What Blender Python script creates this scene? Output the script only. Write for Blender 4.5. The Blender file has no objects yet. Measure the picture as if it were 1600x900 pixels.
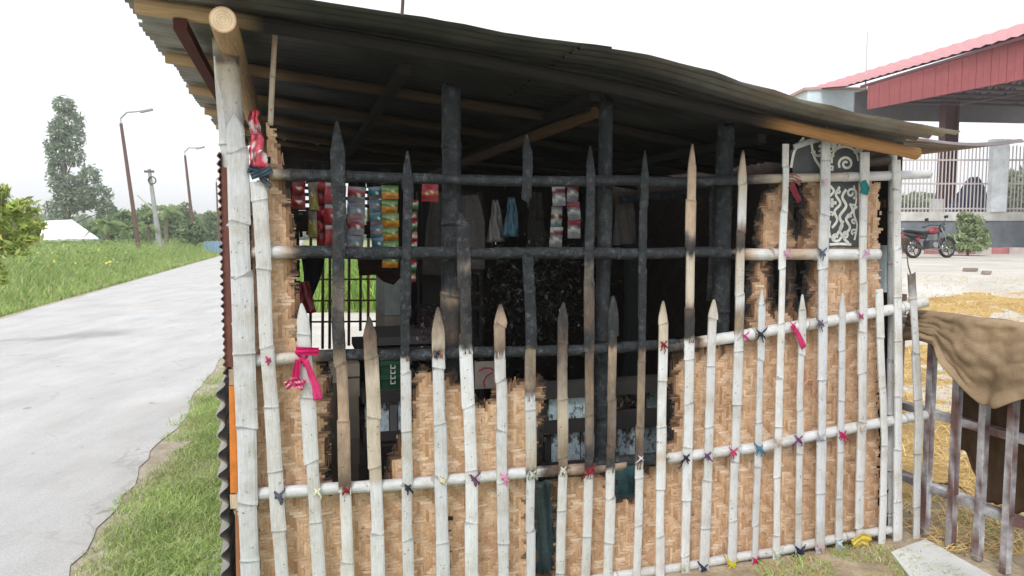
import bpy, math, random
import numpy as np
from mathutils import Vector, Matrix, noise

random.seed(7)
rng = np.random.default_rng(11)
R = math.radians
scene = bpy.context.scene
C = scene.collection

# ------------------------------------------------------------------ camera
F = 1150.0                      # focal length in pixels of the 1600 px wide photograph
PITCH = math.atan(90 / F)
CAM = Vector((0, 0, 1.6))
cd = bpy.data.cameras.new('camera'); cam = bpy.data.objects.new('camera', cd); C.objects.link(cam)
cam.location = CAM; cam.rotation_euler = (R(90) - PITCH, 0, 0)
cd.sensor_width = 36; cd.lens = 36 * F / 1600; cd.clip_start = 0.05; cd.clip_end = 3000
scene.camera = cam

# ------------------------------------------------------------------ light: bright overcast
SUN_EL, SUN_AZ = R(52), R(200)
w = bpy.data.worlds.new('World'); scene.world = w; w.use_nodes = True
nt = w.node_tree; nt.nodes.clear()
out = nt.nodes.new('ShaderNodeOutputWorld'); bg = nt.nodes.new('ShaderNodeBackground')
sky = nt.nodes.new('ShaderNodeTexSky'); sky.sky_type = 'NISHITA'; sky.sun_disc = False
sky.sun_elevation = SUN_EL; sky.sun_rotation = SUN_AZ; sky.dust_density = 4; sky.air_density = 1.0
hs = nt.nodes.new('ShaderNodeHueSaturation'); hs.inputs['Saturation'].default_value = 0.12
mx = nt.nodes.new('ShaderNodeMix'); mx.data_type = 'RGBA'; mx.inputs[0].default_value = 0.6
mx.inputs[7].default_value = (10.6, 10.9, 11.3, 1)     # even cloud cover over the clear sky
nt.links.new(sky.outputs[0], hs.inputs['Color']); nt.links.new(hs.outputs[0], mx.inputs[6])
nt.links.new(mx.outputs[2], bg.inputs['Color']); bg.inputs['Strength'].default_value = 0.12
nt.links.new(bg.outputs[0], out.inputs['Surface'])
sd = bpy.data.lights.new('sun', 'SUN'); sd.energy = 1.5; sd.angle = R(12); sd.color = (1, .97, .92)
so = bpy.data.objects.new('sun', sd); C.objects.link(so)
sdir = Vector((math.sin(SUN_AZ) * math.cos(SUN_EL), math.cos(SUN_AZ) * math.cos(SUN_EL), math.sin(SUN_EL)))
so.rotation_euler = sdir.to_track_quat('Z', 'Y').to_euler(); so.location = (0, 0, 20)
vs = scene.view_settings; vs.view_transform = 'Standard'; vs.look = 'None'; vs.gamma = 1; vs.exposure = 0.42
vs.use_curve_mapping = False
scene.cycles.max_bounces = 6; scene.cycles.transparent_max_bounces = 8

# ------------------------------------------------------------------ picture geometry
cp, sp = math.cos(PITCH), math.sin(PITCH)
def ray(px, py):
    dx, dy = (px - 800) / F, (450 - py) / F
    return Vector((dx, cp + dy * sp, -sp + dy * cp))
def G(px, py, z=0.0):
    d = ray(px, py); return CAM + d * ((z - CAM.z) / d.z)
def D(px, py, Y):
    d = ray(px, py); return CAM + d * (Y / d.y)
def proj(P):
    v = Vector(P) - CAM; f = v.y * cp - v.z * sp; u = v.y * sp + v.z * cp
    return 800 + F * v.x / f, 450 - F * u / f
TH = R(16.5)
A0 = Vector((-1.01, 2.80, 0)); U = Vector((math.cos(TH), math.sin(TH), 0)); N = Vector((-math.sin(TH), math.cos(TH), 0))
def W(px, py, t=0.0):
    d = ray(px, py); k = ((A0 - CAM).dot(N) + t) / d.dot(N); return CAM + d * k
def HP(u, t, z): return A0 + U * u + N * t + Vector((0, 0, z))
def HU(P): q = Vector(P) - A0; return q.dot(U), q.dot(N), q.z
def lerp(a, b, f): return a + (b - a) * f
def ss(a, b, x):
    f = min(1, max(0, (x - a) / (b - a))); return f * f * (3 - 2 * f)
def ground_z(x, y): return 0.75 * ss(2.6, 7, x) * ss(5, 13, y)

# ------------------------------------------------------------------ mesh builder
class MB:
    def __init__(s): s.v = []; s.f = []; s.c = []; s.g = []
    def vert(s, p, c=(1, 1, 1, 0), g=(0, 0, 0)):
        s.v.append((p[0], p[1], p[2])); s.c.append(c if len(c) == 4 else (*c, 0)); s.g.append(g); return len(s.v) - 1
    def face(s, *i): s.f.append(tuple(i))
    def box(s, o, ax, ay, az, c=(1, 1, 1, 0)):
        """box from centre o with half-axis vectors"""
        b = len(s.v); o = Vector(o); ax, ay, az = Vector(ax), Vector(ay), Vector(az)
        for k in range(8):
            s.vert(o + ax * (1 if k & 1 else -1) + ay * (1 if k & 2 else -1) + az * (1 if k & 4 else -1), c, (0, 0, 0))
        for q in ((0, 2, 3, 1), (4, 5, 7, 6), (0, 1, 5, 4), (2, 6, 7, 3), (0, 4, 6, 2), (1, 3, 7, 5)): s.f.append(tuple(b + i for i in q))
    def abox(s, x0, x1, y0, y1, z0, z1, c=(1, 1, 1, 0)):
        s.box(((x0 + x1) / 2, (y0 + y1) / 2, (z0 + z1) / 2), ((x1 - x0) / 2, 0, 0), (0, (y1 - y0) / 2, 0), (0, 0, (z1 - z0) / 2), c)
    def sweep(s, pts, prof, up, scale=None, col=None, cap=True, closed=True, off=None):
        """sweep a 2-D profile along pts; a runs sideways, b towards up; col(i, j)->rgba"""
        n, m = len(pts), len(prof); b = len(s.v); dist = 0; rnd = random.random() * 50
        for i, p in enumerate(pts):
            p = Vector(p); t = (Vector(pts[min(i + 1, n - 1)]) - Vector(pts[max(i - 1, 0)]))
            t = t.normalized() if t.length > 1e-9 else Vector((0, 0, 1))
            sd_ = t.cross(up)
            if sd_.length < 1e-4: sd_ = t.cross(Vector((0.3, 1, 0.2)))
            sd_.normalize(); nn = sd_.cross(t).normalized()
            if i: dist += (p - Vector(pts[i - 1])).length
            k = scale[i] if scale else 1; ka, kb = (k if isinstance(k, tuple) else (k, k))
            for j, (a, q) in enumerate(prof):
                P = p + sd_ * (a * ka) + nn * (q * kb)
                if off: P = P + off(i, j, t)
                s.vert(P, col(i, j) if col else (1, 1, 1, 0), (dist, j / m * .1 + 0 * a, rnd))
        for i in range(n - 1):
            for j in range(m if closed else m - 1):
                j2 = (j + 1) % m
                s.f.append((b + i * m + j, b + i * m + j2, b + (i + 1) * m + j2, b + (i + 1) * m + j))
        if cap and closed:
            s.f.append(tuple(b + j for j in range(m - 1, -1, -1))); s.f.append(tuple(b + (n - 1) * m + j for j in range(m)))
    def tube(s, pts, r, seg=8, c=(1, 1, 1, 0), up=None, scale=None, cap=True):
        prof = [(r * math.cos(2 * math.pi * k / seg), r * math.sin(2 * math.pi * k / seg)) for k in range(seg)]
        if up is None:
            d = (Vector(pts[-1]) - Vector(pts[0])); up = Vector((0, 0, 1)) if abs(d.z) < .8 * d.length else Vector((0, 1, 0))
        s.sweep(pts, prof, up, scale, (c if callable(c) else (lambda i, j: c)), cap)
    def disc_lathe(s, o, axis, rz, seg=16, c=(1, 1, 1, 0)):
        """lathe: rz list of (radius, height along axis)"""
        axis = Vector(axis).normalized(); x = axis.orthogonal().normalized(); y = axis.cross(x); b = len(s.v); o = Vector(o)
        for (r, h) in rz:
            for k in range(seg):
                a = 2 * math.pi * k / seg; s.vert(o + axis * h + x * (r * math.cos(a)) + y * (r * math.sin(a)), c)
        for i in range(len(rz) - 1):
            for k in range(seg):
                k2 = (k + 1) % seg; s.f.append((b + i * seg + k, b + i * seg + k2, b + (i + 1) * seg + k2, b + (i + 1) * seg + k))
    def build(s, name, mat, parent=None, smooth=False, local=False):
        me = bpy.data.meshes.new(name); me.from_pydata(s.v, [], s.f)
        a = me.color_attributes.new('Col', 'FLOAT_COLOR', 'POINT'); a.data.foreach_set('color', np.array(s.c, dtype=np.float32).ravel())
        g = me.attributes.new('G', 'FLOAT_VECTOR', 'POINT'); g.data.foreach_set('vector', np.array(s.g, dtype=np.float32).ravel())
        me.materials.append(mat)
        if smooth: me.polygons.foreach_set('use_smooth', [True] * len(me.polygons))
        me.update()
        return link(name, me, parent, local)

def link(name, me, parent=None, local=False):
    o = bpy.data.objects.new(name, me); C.objects.link(o)
    if parent is not None:
        o.parent = parent
        if not local:
            q = parent; inv = Matrix.Identity(4)
            while q is not None: inv = inv @ q.matrix_basis.inverted() if q is parent else inv; q = None
            o.matrix_parent_inverse = parent_world(parent).inverted()
    return o
def parent_world(p):
    m = Matrix.LocRotScale(p.location, p.rotation_euler, p.scale)
    if p.parent: return parent_world(p.parent) @ p.matrix_parent_inverse @ m
    return m
def tag(o, label=None, cat=None, group=None, kind=None):
    if label: o['label'] = label
    if cat: o['category'] = cat
    if group: o['group'] = group
    if kind: o['kind'] = kind
    return o
def thing(name, label, cat, loc, rz=0, group=None):
    o = bpy.data.objects.new(name, None); o.empty_display_size = .1; C.objects.link(o)
    o.location = loc; o.rotation_euler = (0, 0, rz); return tag(o, label, cat, group)
def copy_tree(o, parent=None):
    c = o.copy(); C.objects.link(c)
    if parent is not None: c.parent = parent
    for ch in list(o.children): copy_tree(ch, c)
    return c
def np_mesh(name, V, Fq, col, mat, parent=None):
    """V (n,3), Fq (m,k) quads or tris, col (n,4)"""
    me = bpy.data.meshes.new(name); k = Fq.shape[1]
    me.vertices.add(len(V)); me.vertices.foreach_set('co', V.astype(np.float32).ravel())
    me.loops.add(Fq.size); me.loops.foreach_set('vertex_index', Fq.astype(np.int32).ravel())
    me.polygons.add(len(Fq)); me.polygons.foreach_set('loop_start', np.arange(0, Fq.size, k, dtype=np.int32))
    me.polygons.foreach_set('loop_total', np.full(len(Fq), k, dtype=np.int32))
    a = me.color_attributes.new('Col', 'FLOAT_COLOR', 'POINT'); a.data.foreach_set('color', col.astype(np.float32).ravel())
    me.materials.append(mat); me.update(calc_edges=True); me.validate()
    return link(name, me, parent)

# ------------------------------------------------------------------ materials
def newmat(name):
    m = bpy.data.materials.new(name); m.use_nodes = True; t = m.node_tree
    return m, t, t.nodes['Principled BSDF']
def nd(t, typ, **kw):
    n = t.nodes.new(typ)
    for k, v in kw.items():
        if k.startswith('i_'): n.inputs[k[2:].replace('_', ' ')].default_value = v
        else: setattr(n, k, v)
    return n
def coords(t, kind='Object', scale=(1, 1, 1)):
    mp = nd(t, 'ShaderNodeMapping'); mp.inputs['Scale'].default_value = scale
    if kind == 'G':
        a = nd(t, 'ShaderNodeAttribute', attribute_name='G'); t.links.new(a.outputs['Vector'], mp.inputs['Vector'])
    else:
        a = nd(t, 'ShaderNodeTexCoord'); t.links.new(a.outputs[kind], mp.inputs['Vector'])
    return mp.outputs[0]
def noise_n(t, vec, scale, detail=4, rough=.6):
    n = nd(t, 'ShaderNodeTexNoise'); n.inputs['Scale'].default_value = scale; n.inputs['Detail'].default_value = detail
    n.inputs['Roughness'].default_value = rough; t.links.new(vec, n.inputs['Vector']); return n.outputs[0]
def ramp(t, fac, stops):
    r = nd(t, 'ShaderNodeValToRGB'); e = r.color_ramp.elements
    while len(e) < len(stops): e.new(.5)
    for k, (p, c) in enumerate(stops): e[k].position = p; e[k].color = c if len(c) == 4 else (*c, 1)
    t.links.new(fac, r.inputs[0]); return r.outputs[0]
def mix(t, fac, a, b, mode='MIX'):
    m = nd(t, 'ShaderNodeMix', data_type='RGBA', blend_type=mode)
    for sock, v in ((m.inputs[0], fac), (m.inputs[6], a), (m.inputs[7], b)):
        if hasattr(v, 'is_linked'): t.links.new(v, sock)
        else: sock.default_value = v if not isinstance(v, tuple) or len(v) == 4 else (*v, 1)
    return m.outputs[2]
def mth(t, op, a, b=0.0):
    m = nd(t, 'ShaderNodeMath', operation=op)
    for s, v in ((m.inputs[0], a), (m.inputs[1], b)):
        if hasattr(v, 'is_linked'): t.links.new(v, s)
        else: s.default_value = v
    return m.outputs[0]
def bump(t, b, h, strength=.3, dist=.002):
    n = nd(t, 'ShaderNodeBump'); n.inputs['Strength'].default_value = strength; n.inputs['Distance'].default_value = dist
    t.links.new(h, n.inputs['Height']); t.links.new(n.outputs[0], b.inputs['Normal'])
def col_attr(t):
    a = nd(t, 'ShaderNodeAttribute', attribute_name='Col'); return a.outputs['Color'], a.outputs['Alpha']

def mat_attr(name, rough=.8, nscale=30, namt=.35, bscale=60, bstr=.2, bdist=.002, spec=.3, metal=0, vec='Object', vscale=(1, 1, 1), transl=0):
    """surface whose own colour comes from the mesh, broken up by noise"""
    m, t, b = newmat(name); c, a = col_attr(t); v = coords(t, vec, vscale)
    n = noise_n(t, v, nscale, 5, .65)
    lo, hi = 1 - namt, 1 + namt
    rr = ramp(t, n, [(.25, (lo, lo, lo)), (.75, (hi, hi, hi))])
    cc = mix(t, 1.0, c, rr, 'MULTIPLY'); t.links.new(cc, b.inputs['Base Color'])
    b.inputs['Roughness'].default_value = rough; b.inputs['Specular IOR Level'].default_value = spec; b.inputs['Metallic'].default_value = metal
    bump(t, b, noise_n(t, v, bscale, 4, .7), bstr, bdist)
    if transl:
        tr = nd(t, 'ShaderNodeBsdfTranslucent'); t.links.new(cc, tr.inputs['Color']); ms = nd(t, 'ShaderNodeMixShader'); ms.inputs[0].default_value = transl
        o = [x for x in t.nodes if x.type == 'OUTPUT_MATERIAL'][0]
        t.links.new(b.outputs[0], ms.inputs[1]); t.links.new(tr.outputs[0], ms.inputs[2]); t.links.new(ms.outputs[0], o.inputs['Surface'])
    return m

def mat_bamboo():
    m, t, b = newmat('bamboo'); c, a = col_attr(t)
    v = coords(t, 'G', (6, 90, 1)); v2 = coords(t, 'G', (30, 60, 1)); vo = coords(t, 'Object')
    fib = noise_n(t, v, 3, 5, .7)
    f = ramp(t, fib, [(.3, (.80, .79, .77)), (.7, (1.08, 1.08, 1.08))])
    base = mix(t, 1.0, c, f, 'MULTIPLY')
    # scuffs and flecks on the painted skin
    sp_ = noise_n(t, vo, 55, 3, .8); spm = ramp(t, sp_, [(.0, (1, 1, 1)), (.325, (1, 1, 1)), (.355, (0, 0, 0)), (1, (0, 0, 0))])
    base = mix(t, mth(t, 'MULTIPLY', spm, .8), base, (.10, .08, .07))
    st = noise_n(t, vo, 9, 4, .6); stm = ramp(t, st, [(.46, (0, 0, 0)), (.70, (.8, .8, .8))])
    base = mix(t, stm, base, mix(t, 1.0, base, (.74, .69, .60, 1), 'MULTIPLY'))
    dr = noise_n(t, coords(t, 'G', (2.2, 260, 1)), 2.2, 5, .75); drm = ramp(t, dr, [(.56, (0, 0, 0)), (.70, (.6, .6, .6))]); base = mix(t, drm, base, mix(t, 1.0, base, (.60, .54, .46, 1), 'MULTIPLY'))
    # charred skin: scaly black with grey ash and sky sheen painted in as blue
    vor = nd(t, 'ShaderNodeTexVoronoi', feature='DISTANCE_TO_EDGE'); vor.inputs['Scale'].default_value = 110; t.links.new(vo, vor.inputs['Vector'])
    ash = noise_n(t, vo, 28, 6, .75)
    chc = ramp(t, ash, [(.36, (.014, .018, .023)), (.5, (.022, .026, .031)), (.60, (.055, .064, .073)), (.68, (.15, .16, .17)), (.73, (.50, .50, .48))])
    pn = noise_n(t, coords(t, 'Object', (1, 1, .45)), 22, 5, .7)
    pf = mth(t, 'ADD', mth(t, 'MULTIPLY', a, 1.25), mth(t, 'MULTIPLY', mth(t, 'MULTIPLY', mth(t, 'SUBTRACT', pn, .52), 7.0), mth(t, 'MINIMUM', a, .36)))
    pf = mth(t, 'MAXIMUM', mth(t, 'MINIMUM', pf, 1.0), 0.0)
    base = mix(t, pf, base, chc); t.links.new(base, b.inputs['Base Color'])
    rg = mth(t, 'ADD', mth(t, 'MULTIPLY', a, -.10), .62); t.links.new(rg, b.inputs['Roughness']); b.inputs['Specular IOR Level'].default_value = .4
    vd = mth(t, 'MINIMUM', vor.outputs[0], .12)
    h = mth(t, 'ADD', mth(t, 'MULTIPLY', fib, .35), mth(t, 'MULTIPLY', a, mth(t, 'ADD', mth(t, 'MULTIPLY', vd, 7), mth(t, 'MULTIPLY', ash, 1.5))))
    bump(t, b, h, 1.0, .005); return m
def mat_mat():
    m, t, b = newmat('woven_bamboo'); c, a = col_attr(t); vo = coords(t, 'Object')
    n = noise_n(t, vo, 90, 4, .7); f = ramp(t, n, [(.3, (.78, .76, .74)), (.7, (1.15, 1.15, 1.15))]); base = mix(t, 1.0, c, f, 'MULTIPLY')
    sp_ = noise_n(t, vo, 3.2, 5, .65); stm = ramp(t, sp_, [(.48, (0, 0, 0)), (.75, (.75, .75, .75))])
    base = mix(t, stm, base, mix(t, 1.0, base, (.66, .56, .50, 1), 'MULTIPLY'))
    fl = noise_n(t, vo, 38, 2, .8); flm = ramp(t, fl, [(.0, (1, 1, 1)), (.27, (1, 1, 1)), (.31, (0, 0, 0)), (1, (0, 0, 0))])
    base = mix(t, mth(t, 'MULTIPLY', flm, .7), base, (.09, .05, .03))
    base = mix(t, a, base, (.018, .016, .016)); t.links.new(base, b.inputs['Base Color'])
    b.inputs['Roughness'].default_value = .62; b.inputs['Specular IOR Level'].default_value = .3
    bump(t, b, n, .4, .001); return m
def mat_road():
    m, t, b = newmat('worn_road'); vo = coords(t, 'Object'); vl = coords(t, 'Object', (1, .25, 1))
    a = noise_n(t, vo, 1.2, 8, .6); f = noise_n(t, vo, 140, 3, .7); l = noise_n(t, vl, 2.5, 6, .65)
    c = ramp(t, a, [(.3, (.40, .395, .395)), (.7, (.55, .545, .545))])
    c = mix(t, .6, c, ramp(t, l, [(.3, (.38, .375, .375)), (.7, (.57, .565, .565))]))
    c = mix(t, .55, c, mix(t, 1.0, c, ramp(t, f, [(.35, (.62, .62, .62)), (.65, (1.2, 1.2, 1.2))]), 'MULTIPLY'))
    fl = noise_n(t, vo, 5, 2, .6); c = mix(t, ramp(t, fl, [(.26, (.6, .6, .6)), (.32, (0, 0, 0))]), c, (.16, .15, .14))
    dn = nd(t, 'ShaderNodeTexNoise'); dn.inputs['Scale'].default_value = 1.6; dn.inputs['Detail'].default_value = 6; t.links.new(vo, dn.inputs['Vector'])
    va = nd(t, 'ShaderNodeVectorMath', operation='ADD'); sc_ = nd(t, 'ShaderNodeVectorMath', operation='SCALE'); sc_.inputs['Scale'].default_value = .9
    t.links.new(dn.outputs['Color'], sc_.inputs[0]); t.links.new(vo, va.inputs[0]); t.links.new(sc_.outputs[0], va.inputs[1])
    cv = nd(t, 'ShaderNodeTexVoronoi', feature='DISTANCE_TO_EDGE'); cv.inputs['Scale'].default_value = .42; t.links.new(va.outputs[0], cv.inputs['Vector'])
    brk = noise_n(t, vo, .7, 3, .6); cm = mth(t, 'MULTIPLY', ramp(t, cv.outputs[0], [(0, (.8, .8, .8)), (.0045, (.5, .5, .5)), (.009, (0, 0, 0))]), ramp(t, brk, [(.46, (0, 0, 0)), (.60, (1, 1, 1))]))
    c = mix(t, mth(t, 'MULTIPLY', cm, .55), c, (.24, .225, .21)); dirt = noise_n(t, vo, .55, 7, .7); c = mix(t, ramp(t, dirt, [(.54, (0, 0, 0)), (.74, (.6, .6, .6))]), c, (.42, .38, .33))
    t.links.new(c, b.inputs['Base Color']); b.inputs['Roughness'].default_value = .9; bump(t, b, f, .5, .006); return m
def mat_two(name, c1, c2, scale=3, fine=60, rough=.9, bdist=.01, bstr=.5, c3=None):
    m, t, b = newmat(name); vo = coords(t, 'Object')
    a = noise_n(t, vo, scale, 7, .65); f = noise_n(t, vo, fine, 4, .7)
    c = ramp(t, a, [(.35, c1), (.65, c2)])
    c = mix(t, .6, c, mix(t, 1.0, c, ramp(t, f, [(.3, (.55, .55, .55)), (.7, (1.3, 1.3, 1.3))]), 'MULTIPLY'))
    if c3: c = mix(t, ramp(t, noise_n(t, vo, scale * .35, 5, .6), [(.5, (0, 0, 0)), (.62, (1, 1, 1))]), c, c3)
    t.links.new(c, b.inputs['Base Color']); b.inputs['Roughness'].default_value = rough; bump(t, b, f, bstr, bdist); return m
def mat_burlap():
    m, t, b = newmat('burlap'); c, a = col_attr(t); vo = coords(t, 'G')
    w1 = nd(t, 'ShaderNodeTexWave', bands_direction='X'); w1.inputs['Scale'].default_value = 55; w1.inputs['Distortion'].default_value = 1.5; w1.inputs['Detail Scale'].default_value = 4
    w2 = nd(t, 'ShaderNodeTexWave', bands_direction='Y'); w2.inputs['Scale'].default_value = 55; w2.inputs['Distortion'].default_value = 1.5; w2.inputs['Detail Scale'].default_value = 4
    t.links.new(vo, w1.inputs['Vector']); t.links.new(vo, w2.inputs['Vector'])
    h = mth(t, 'MULTIPLY', w1.outputs['Fac'], w2.outputs['Fac']); n = noise_n(t, vo, 9, 5, .7)
    cc = mix(t, 1.0, c, ramp(t, n, [(.3, (.72, .7, .68)), (.7, (1.2, 1.2, 1.2))]), 'MULTIPLY')
    cc = mix(t, 1.0, cc, ramp(t, h, [(0, (.78, .78, .78)), (.6, (1.08, 1.08, 1.08))]), 'MULTIPLY')
    t.links.new(cc, b.inputs['Base Color']); b.inputs['Roughness'].default_value = .95; b.inputs['Specular IOR Level'].default_value = .1
    bump(t, b, h, .22, .002); return m

def mat_peel():
    m, t, b = newmat('scorched_peeling_paint'); c, a = col_attr(t); vo = coords(t, 'Object', (1, 1, .55))
    n = noise_n(t, vo, 17, 7, .72); f = noise_n(t, vo, 70, 4, .7)
    cc = mix(t, 1.0, c, ramp(t, f, [(.3, (.75, .76, .78)), (.7, (1.1, 1.1, 1.1))]), 'MULTIPLY')
    cc = mix(t, ramp(t, n, [(.50, (0, 0, 0)), (.56, (1, 1, 1))]), cc, (.05, .045, .042))
    cc = mix(t, ramp(t, n, [(.40, (.55, .55, .55)), (.46, (0, 0, 0))]), cc, (.17, .19, .20))
    t.links.new(cc, b.inputs['Base Color']); b.inputs['Roughness'].default_value = .7; bump(t, b, n, .6, .004); return m
M_PEEL = mat_peel()
M_BAM = mat_bamboo(); M_MAT = mat_mat(); M_ROAD = mat_road()
M_TIN = mat_attr('tin', rough=.5, nscale=5, namt=.45, bscale=18, bstr=.25, bdist=.004, spec=.5, metal=.25)
M_WOOD = mat_attr('wood', rough=.85, spec=.12, nscale=9, namt=.4, bscale=25, bstr=.5, bdist=.003, vec='G', vscale=(1.2, 60, 1))
M_PAINT = mat_attr('old_paint', rough=.6, nscale=14, namt=.28, bscale=45, bstr=.3, bdist=.002)
M_RUST = mat_attr('rusty_paint', rough=.65, nscale=22, namt=.5, bscale=60, bstr=.35, bdist=.002, metal=.1)
M_CLOTH = mat_attr('cloth', rough=.9, nscale=40, namt=.25, bscale=120, bstr=.5, bdist=.002, spec=.1)
M_FOIL = mat_attr('sachet_foil', rough=.28, nscale=70, namt=.35, bscale=70, bstr=.6, bdist=.003, spec=.6)
M_LEAF = mat_attr('leaf', rough=.55, nscale=3, namt=.25, bscale=50, bstr=.1, spec=.35, transl=.35)
M_GRASS = mat_attr('grass', rough=.6, nscale=2, namt=.25, bscale=50, bstr=.1, spec=.3, transl=.3)
M_STRAW = mat_attr('straw', rough=.6, nscale=4, namt=.3, bscale=50, bstr=.1, spec=.3)
M_BARK = mat_attr('bark', rough=.9, nscale=8, namt=.4, bscale=20, bstr=.6, bdist=.02)
M_CONC = mat_attr('concrete', rough=.9, nscale=2.2, namt=.3, bscale=40, bstr=.3, bdist=.005)
M_STEEL = mat_attr('painted_steel', rough=.5, nscale=4, namt=.12, bscale=20, bstr=.05)
M_RUBBER = mat_attr('rubber', rough=.7, nscale=20, namt=.2)
M_GLOSS = mat_attr('gloss_paint', rough=.25, nscale=4, namt=.08, bscale=20, bstr=.02, spec=.6)
M_CHROME = mat_attr('chrome', rough=.25, nscale=4, namt=.08, bscale=20, bstr=.02, metal=.9)
M_BURLAP = mat_burlap()
M_YARD = mat_two('pale_yard', (.44, .41, .36), (.58, .56, .52), .9, 30)
M_SOIL = mat_two('soil', (.16, .12, .08), (.28, .22, .15), 4, 50, bdist=.02)
M_FIELD = mat_two('field', (.15, .22, .06), (.26, .31, .11), 1.5, 25, bdist=.05, c3=(.32, .28, .16))
M_SHOULDER = mat_two('dry_verge_soil', (.30, .25, .18), (.46, .41, .33), 5, 60, bdist=.015)
M_STRAWBED = mat_two('straw_bed', (.42, .27, .09), (.62, .44, .18), 2.5, 40, bdist=.03, bstr=.8)

WHITE = (.655, .675, .71); CREAM = (.55, .485, .40); TAN = (.36, .275, .20); BROWN = (.20, .13, .095); PINK = (.50, .37, .28)
DARK = (.085, .07, .065); BLACK = (.03, .03, .032)
CH = {'w': (*WHITE, 0), 'c': (*CREAM, .03), 't': (*TAN, .24), 'b': (*BROWN, .36), 'p': (*PINK, .10), 'd': (*DARK, .62), 'k': (*BLACK, 1), 'g': (.27, .22, .19, .38)}

# ------------------------------------------------------------------ the setting
def grid_sheet(name, xs, ys, dz, mat, keep=None, jit=0):
    mb = MB(); idx = {}
    for i, x in enumerate(xs):
        for j, y in enumerate(ys):
            idx[i, j] = mb.vert((x, y, ground_z(x, y) + dz + (jit * noise.noise(Vector((x * 1.3, y * 1.3, 2))) if jit else 0)))
    for i in range(len(xs) - 1):
        for j in range(len(ys) - 1):
            if keep is None or keep((xs[i] + xs[i + 1]) / 2, (ys[j] + ys[j + 1]) / 2): mb.face(idx[i, j], idx[i + 1, j], idx[i + 1, j + 1], idx[i, j + 1])
    return tag(mb.build(name, mat, smooth=True), kind='structure')
def fr(a, b, n): return [a + (b - a) * k / n for k in range(n + 1)]
xs = [-500, -300, -150, -80, -50] + fr(-40, 2, 20) + fr(2.4, 8, 16) + fr(9, 30, 12) + [40, 80, 200, 350, 500]
ys = [-60, -20, -5] + fr(0, 16, 34) + fr(18, 50, 14) + [70, 110, 180, 300, 500, 700]
grid_sheet('ground', xs, ys, 0, M_FIELD)

RD = (G(335, 403) - G(0, 500)).normalized()       # the road's own direction
RL = G(0, 500); RR = G(250, 700)
def strip(name, p, q, y0, y1, dz, mat, n=30, wob=0.0):
    """strip between two lines (each through a point, along the road direction)"""
    mb = MB(); last = None
    for k in range(n + 1):
        y = lerp(.5, y1, ((k - 1) / (n - 1)) ** 2.6) if k else y0
        a = p + RD * ((y - p.y) / RD.y); b = q + RD * ((y - q.y) / RD.y)
        a.x += wob * noise.noise(Vector((y * .7, 3, 0))); b.x += wob * (noise.noise(Vector((y * .9, 9, 0))) + .45 * noise.noise(Vector((y * 4.3, 9, 4))) + .25 * noise.noise(Vector((y * 11, 9, 4))))
        cur = (mb.vert((a.x, a.y, dz)), mb.vert((b.x, b.y, dz)))
        if last: mb.face(last[0], last[1], cur[1], cur[0])
        last = cur
    return tag(mb.build(name, mat), kind='structure')
strip('road', RL, RR, -12, 260, .012, M_ROAD, 300, .10)
strip('road_shoulder', RL + Vector((-.7, 0, 0)), RR + Vector((.26, 0, 0)), -12, 260, .006, M_SHOULDER, 300, .2)

# pale yard on the right, rising gently, and the bare patch behind the hut
def yard_keep(x, y):
    edge = RR.x + .6 + (y - RR.y) * RD.x / RD.y
    if y < 3.2: return x > 1.2
    return x > edge and (y < 14.2 if x < 4.5 else y < 27.6)
grid_sheet('yard', fr(-8, 2.4, 16) + fr(2.8, 8, 14) + fr(9, 40, 24), fr(-4, 16, 44) + fr(17, 28, 12), .010, M_YARD, yard_keep)
# straw bed: a low uneven spread of threshed straw
def sb_keep(x, y):
    n1 = noise.noise(Vector((x * .5, y * .5, 4))) * 1.3
    if y < 6.2 and noise.noise(Vector((x * 2.2, y * 2.2, 14))) < -.34 + (5.4 - y) * .2: return False
    return x > 1.95 and 4.0 + n1 * .3 < y < 10.6 + n1 + (x - 5) * .10
mb = MB(); idx = {}; XS = fr(1.9, 7, 60) + fr(7.2, 16, 40); YS = fr(3.8, 8, 56) + fr(8.15, 14.5, 34)
for i, x in enumerate(XS):
    for j, y in enumerate(YS):
        q = noise.fractal(Vector((x * 1.6, y * 1.6, 0)), 1.0, 2.0, 4)
        idx[i, j] = mb.vert((x, y, ground_z(x, y) + .016 + .03 * max(-.3, q)))
for i in range(len(XS) - 1):
    for j in range(len(YS) - 1):
        if sb_keep((XS[i] + XS[i + 1]) / 2, (YS[j] + YS[j + 1]) / 2): mb.face(idx[i, j], idx[i + 1, j], idx[i + 1, j + 1], idx[i, j + 1])
sbm = mb.build('straw', M_STRAWBED, smooth=True); tag(sbm, 'thick golden straw spread over the yard behind the gate', 'straw', kind='stuff')

mb = MB(); q = [(1388, 800), (1440, 742), (1640, 745), (1760, 1010), (1480, 1010), (1000, 1010), (1000, 850)]
for x, y in q: p = G(x, y); mb.vert((p.x, p.y, ground_z(p.x, p.y) + .0145))
mb.face(*range(7)); tag(mb.build('dirt_patch', mat_two('strawy_dirt', (.26, .20, .13), (.44, .36, .25), 6, 45, bdist=.02)), kind='structure')
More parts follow.
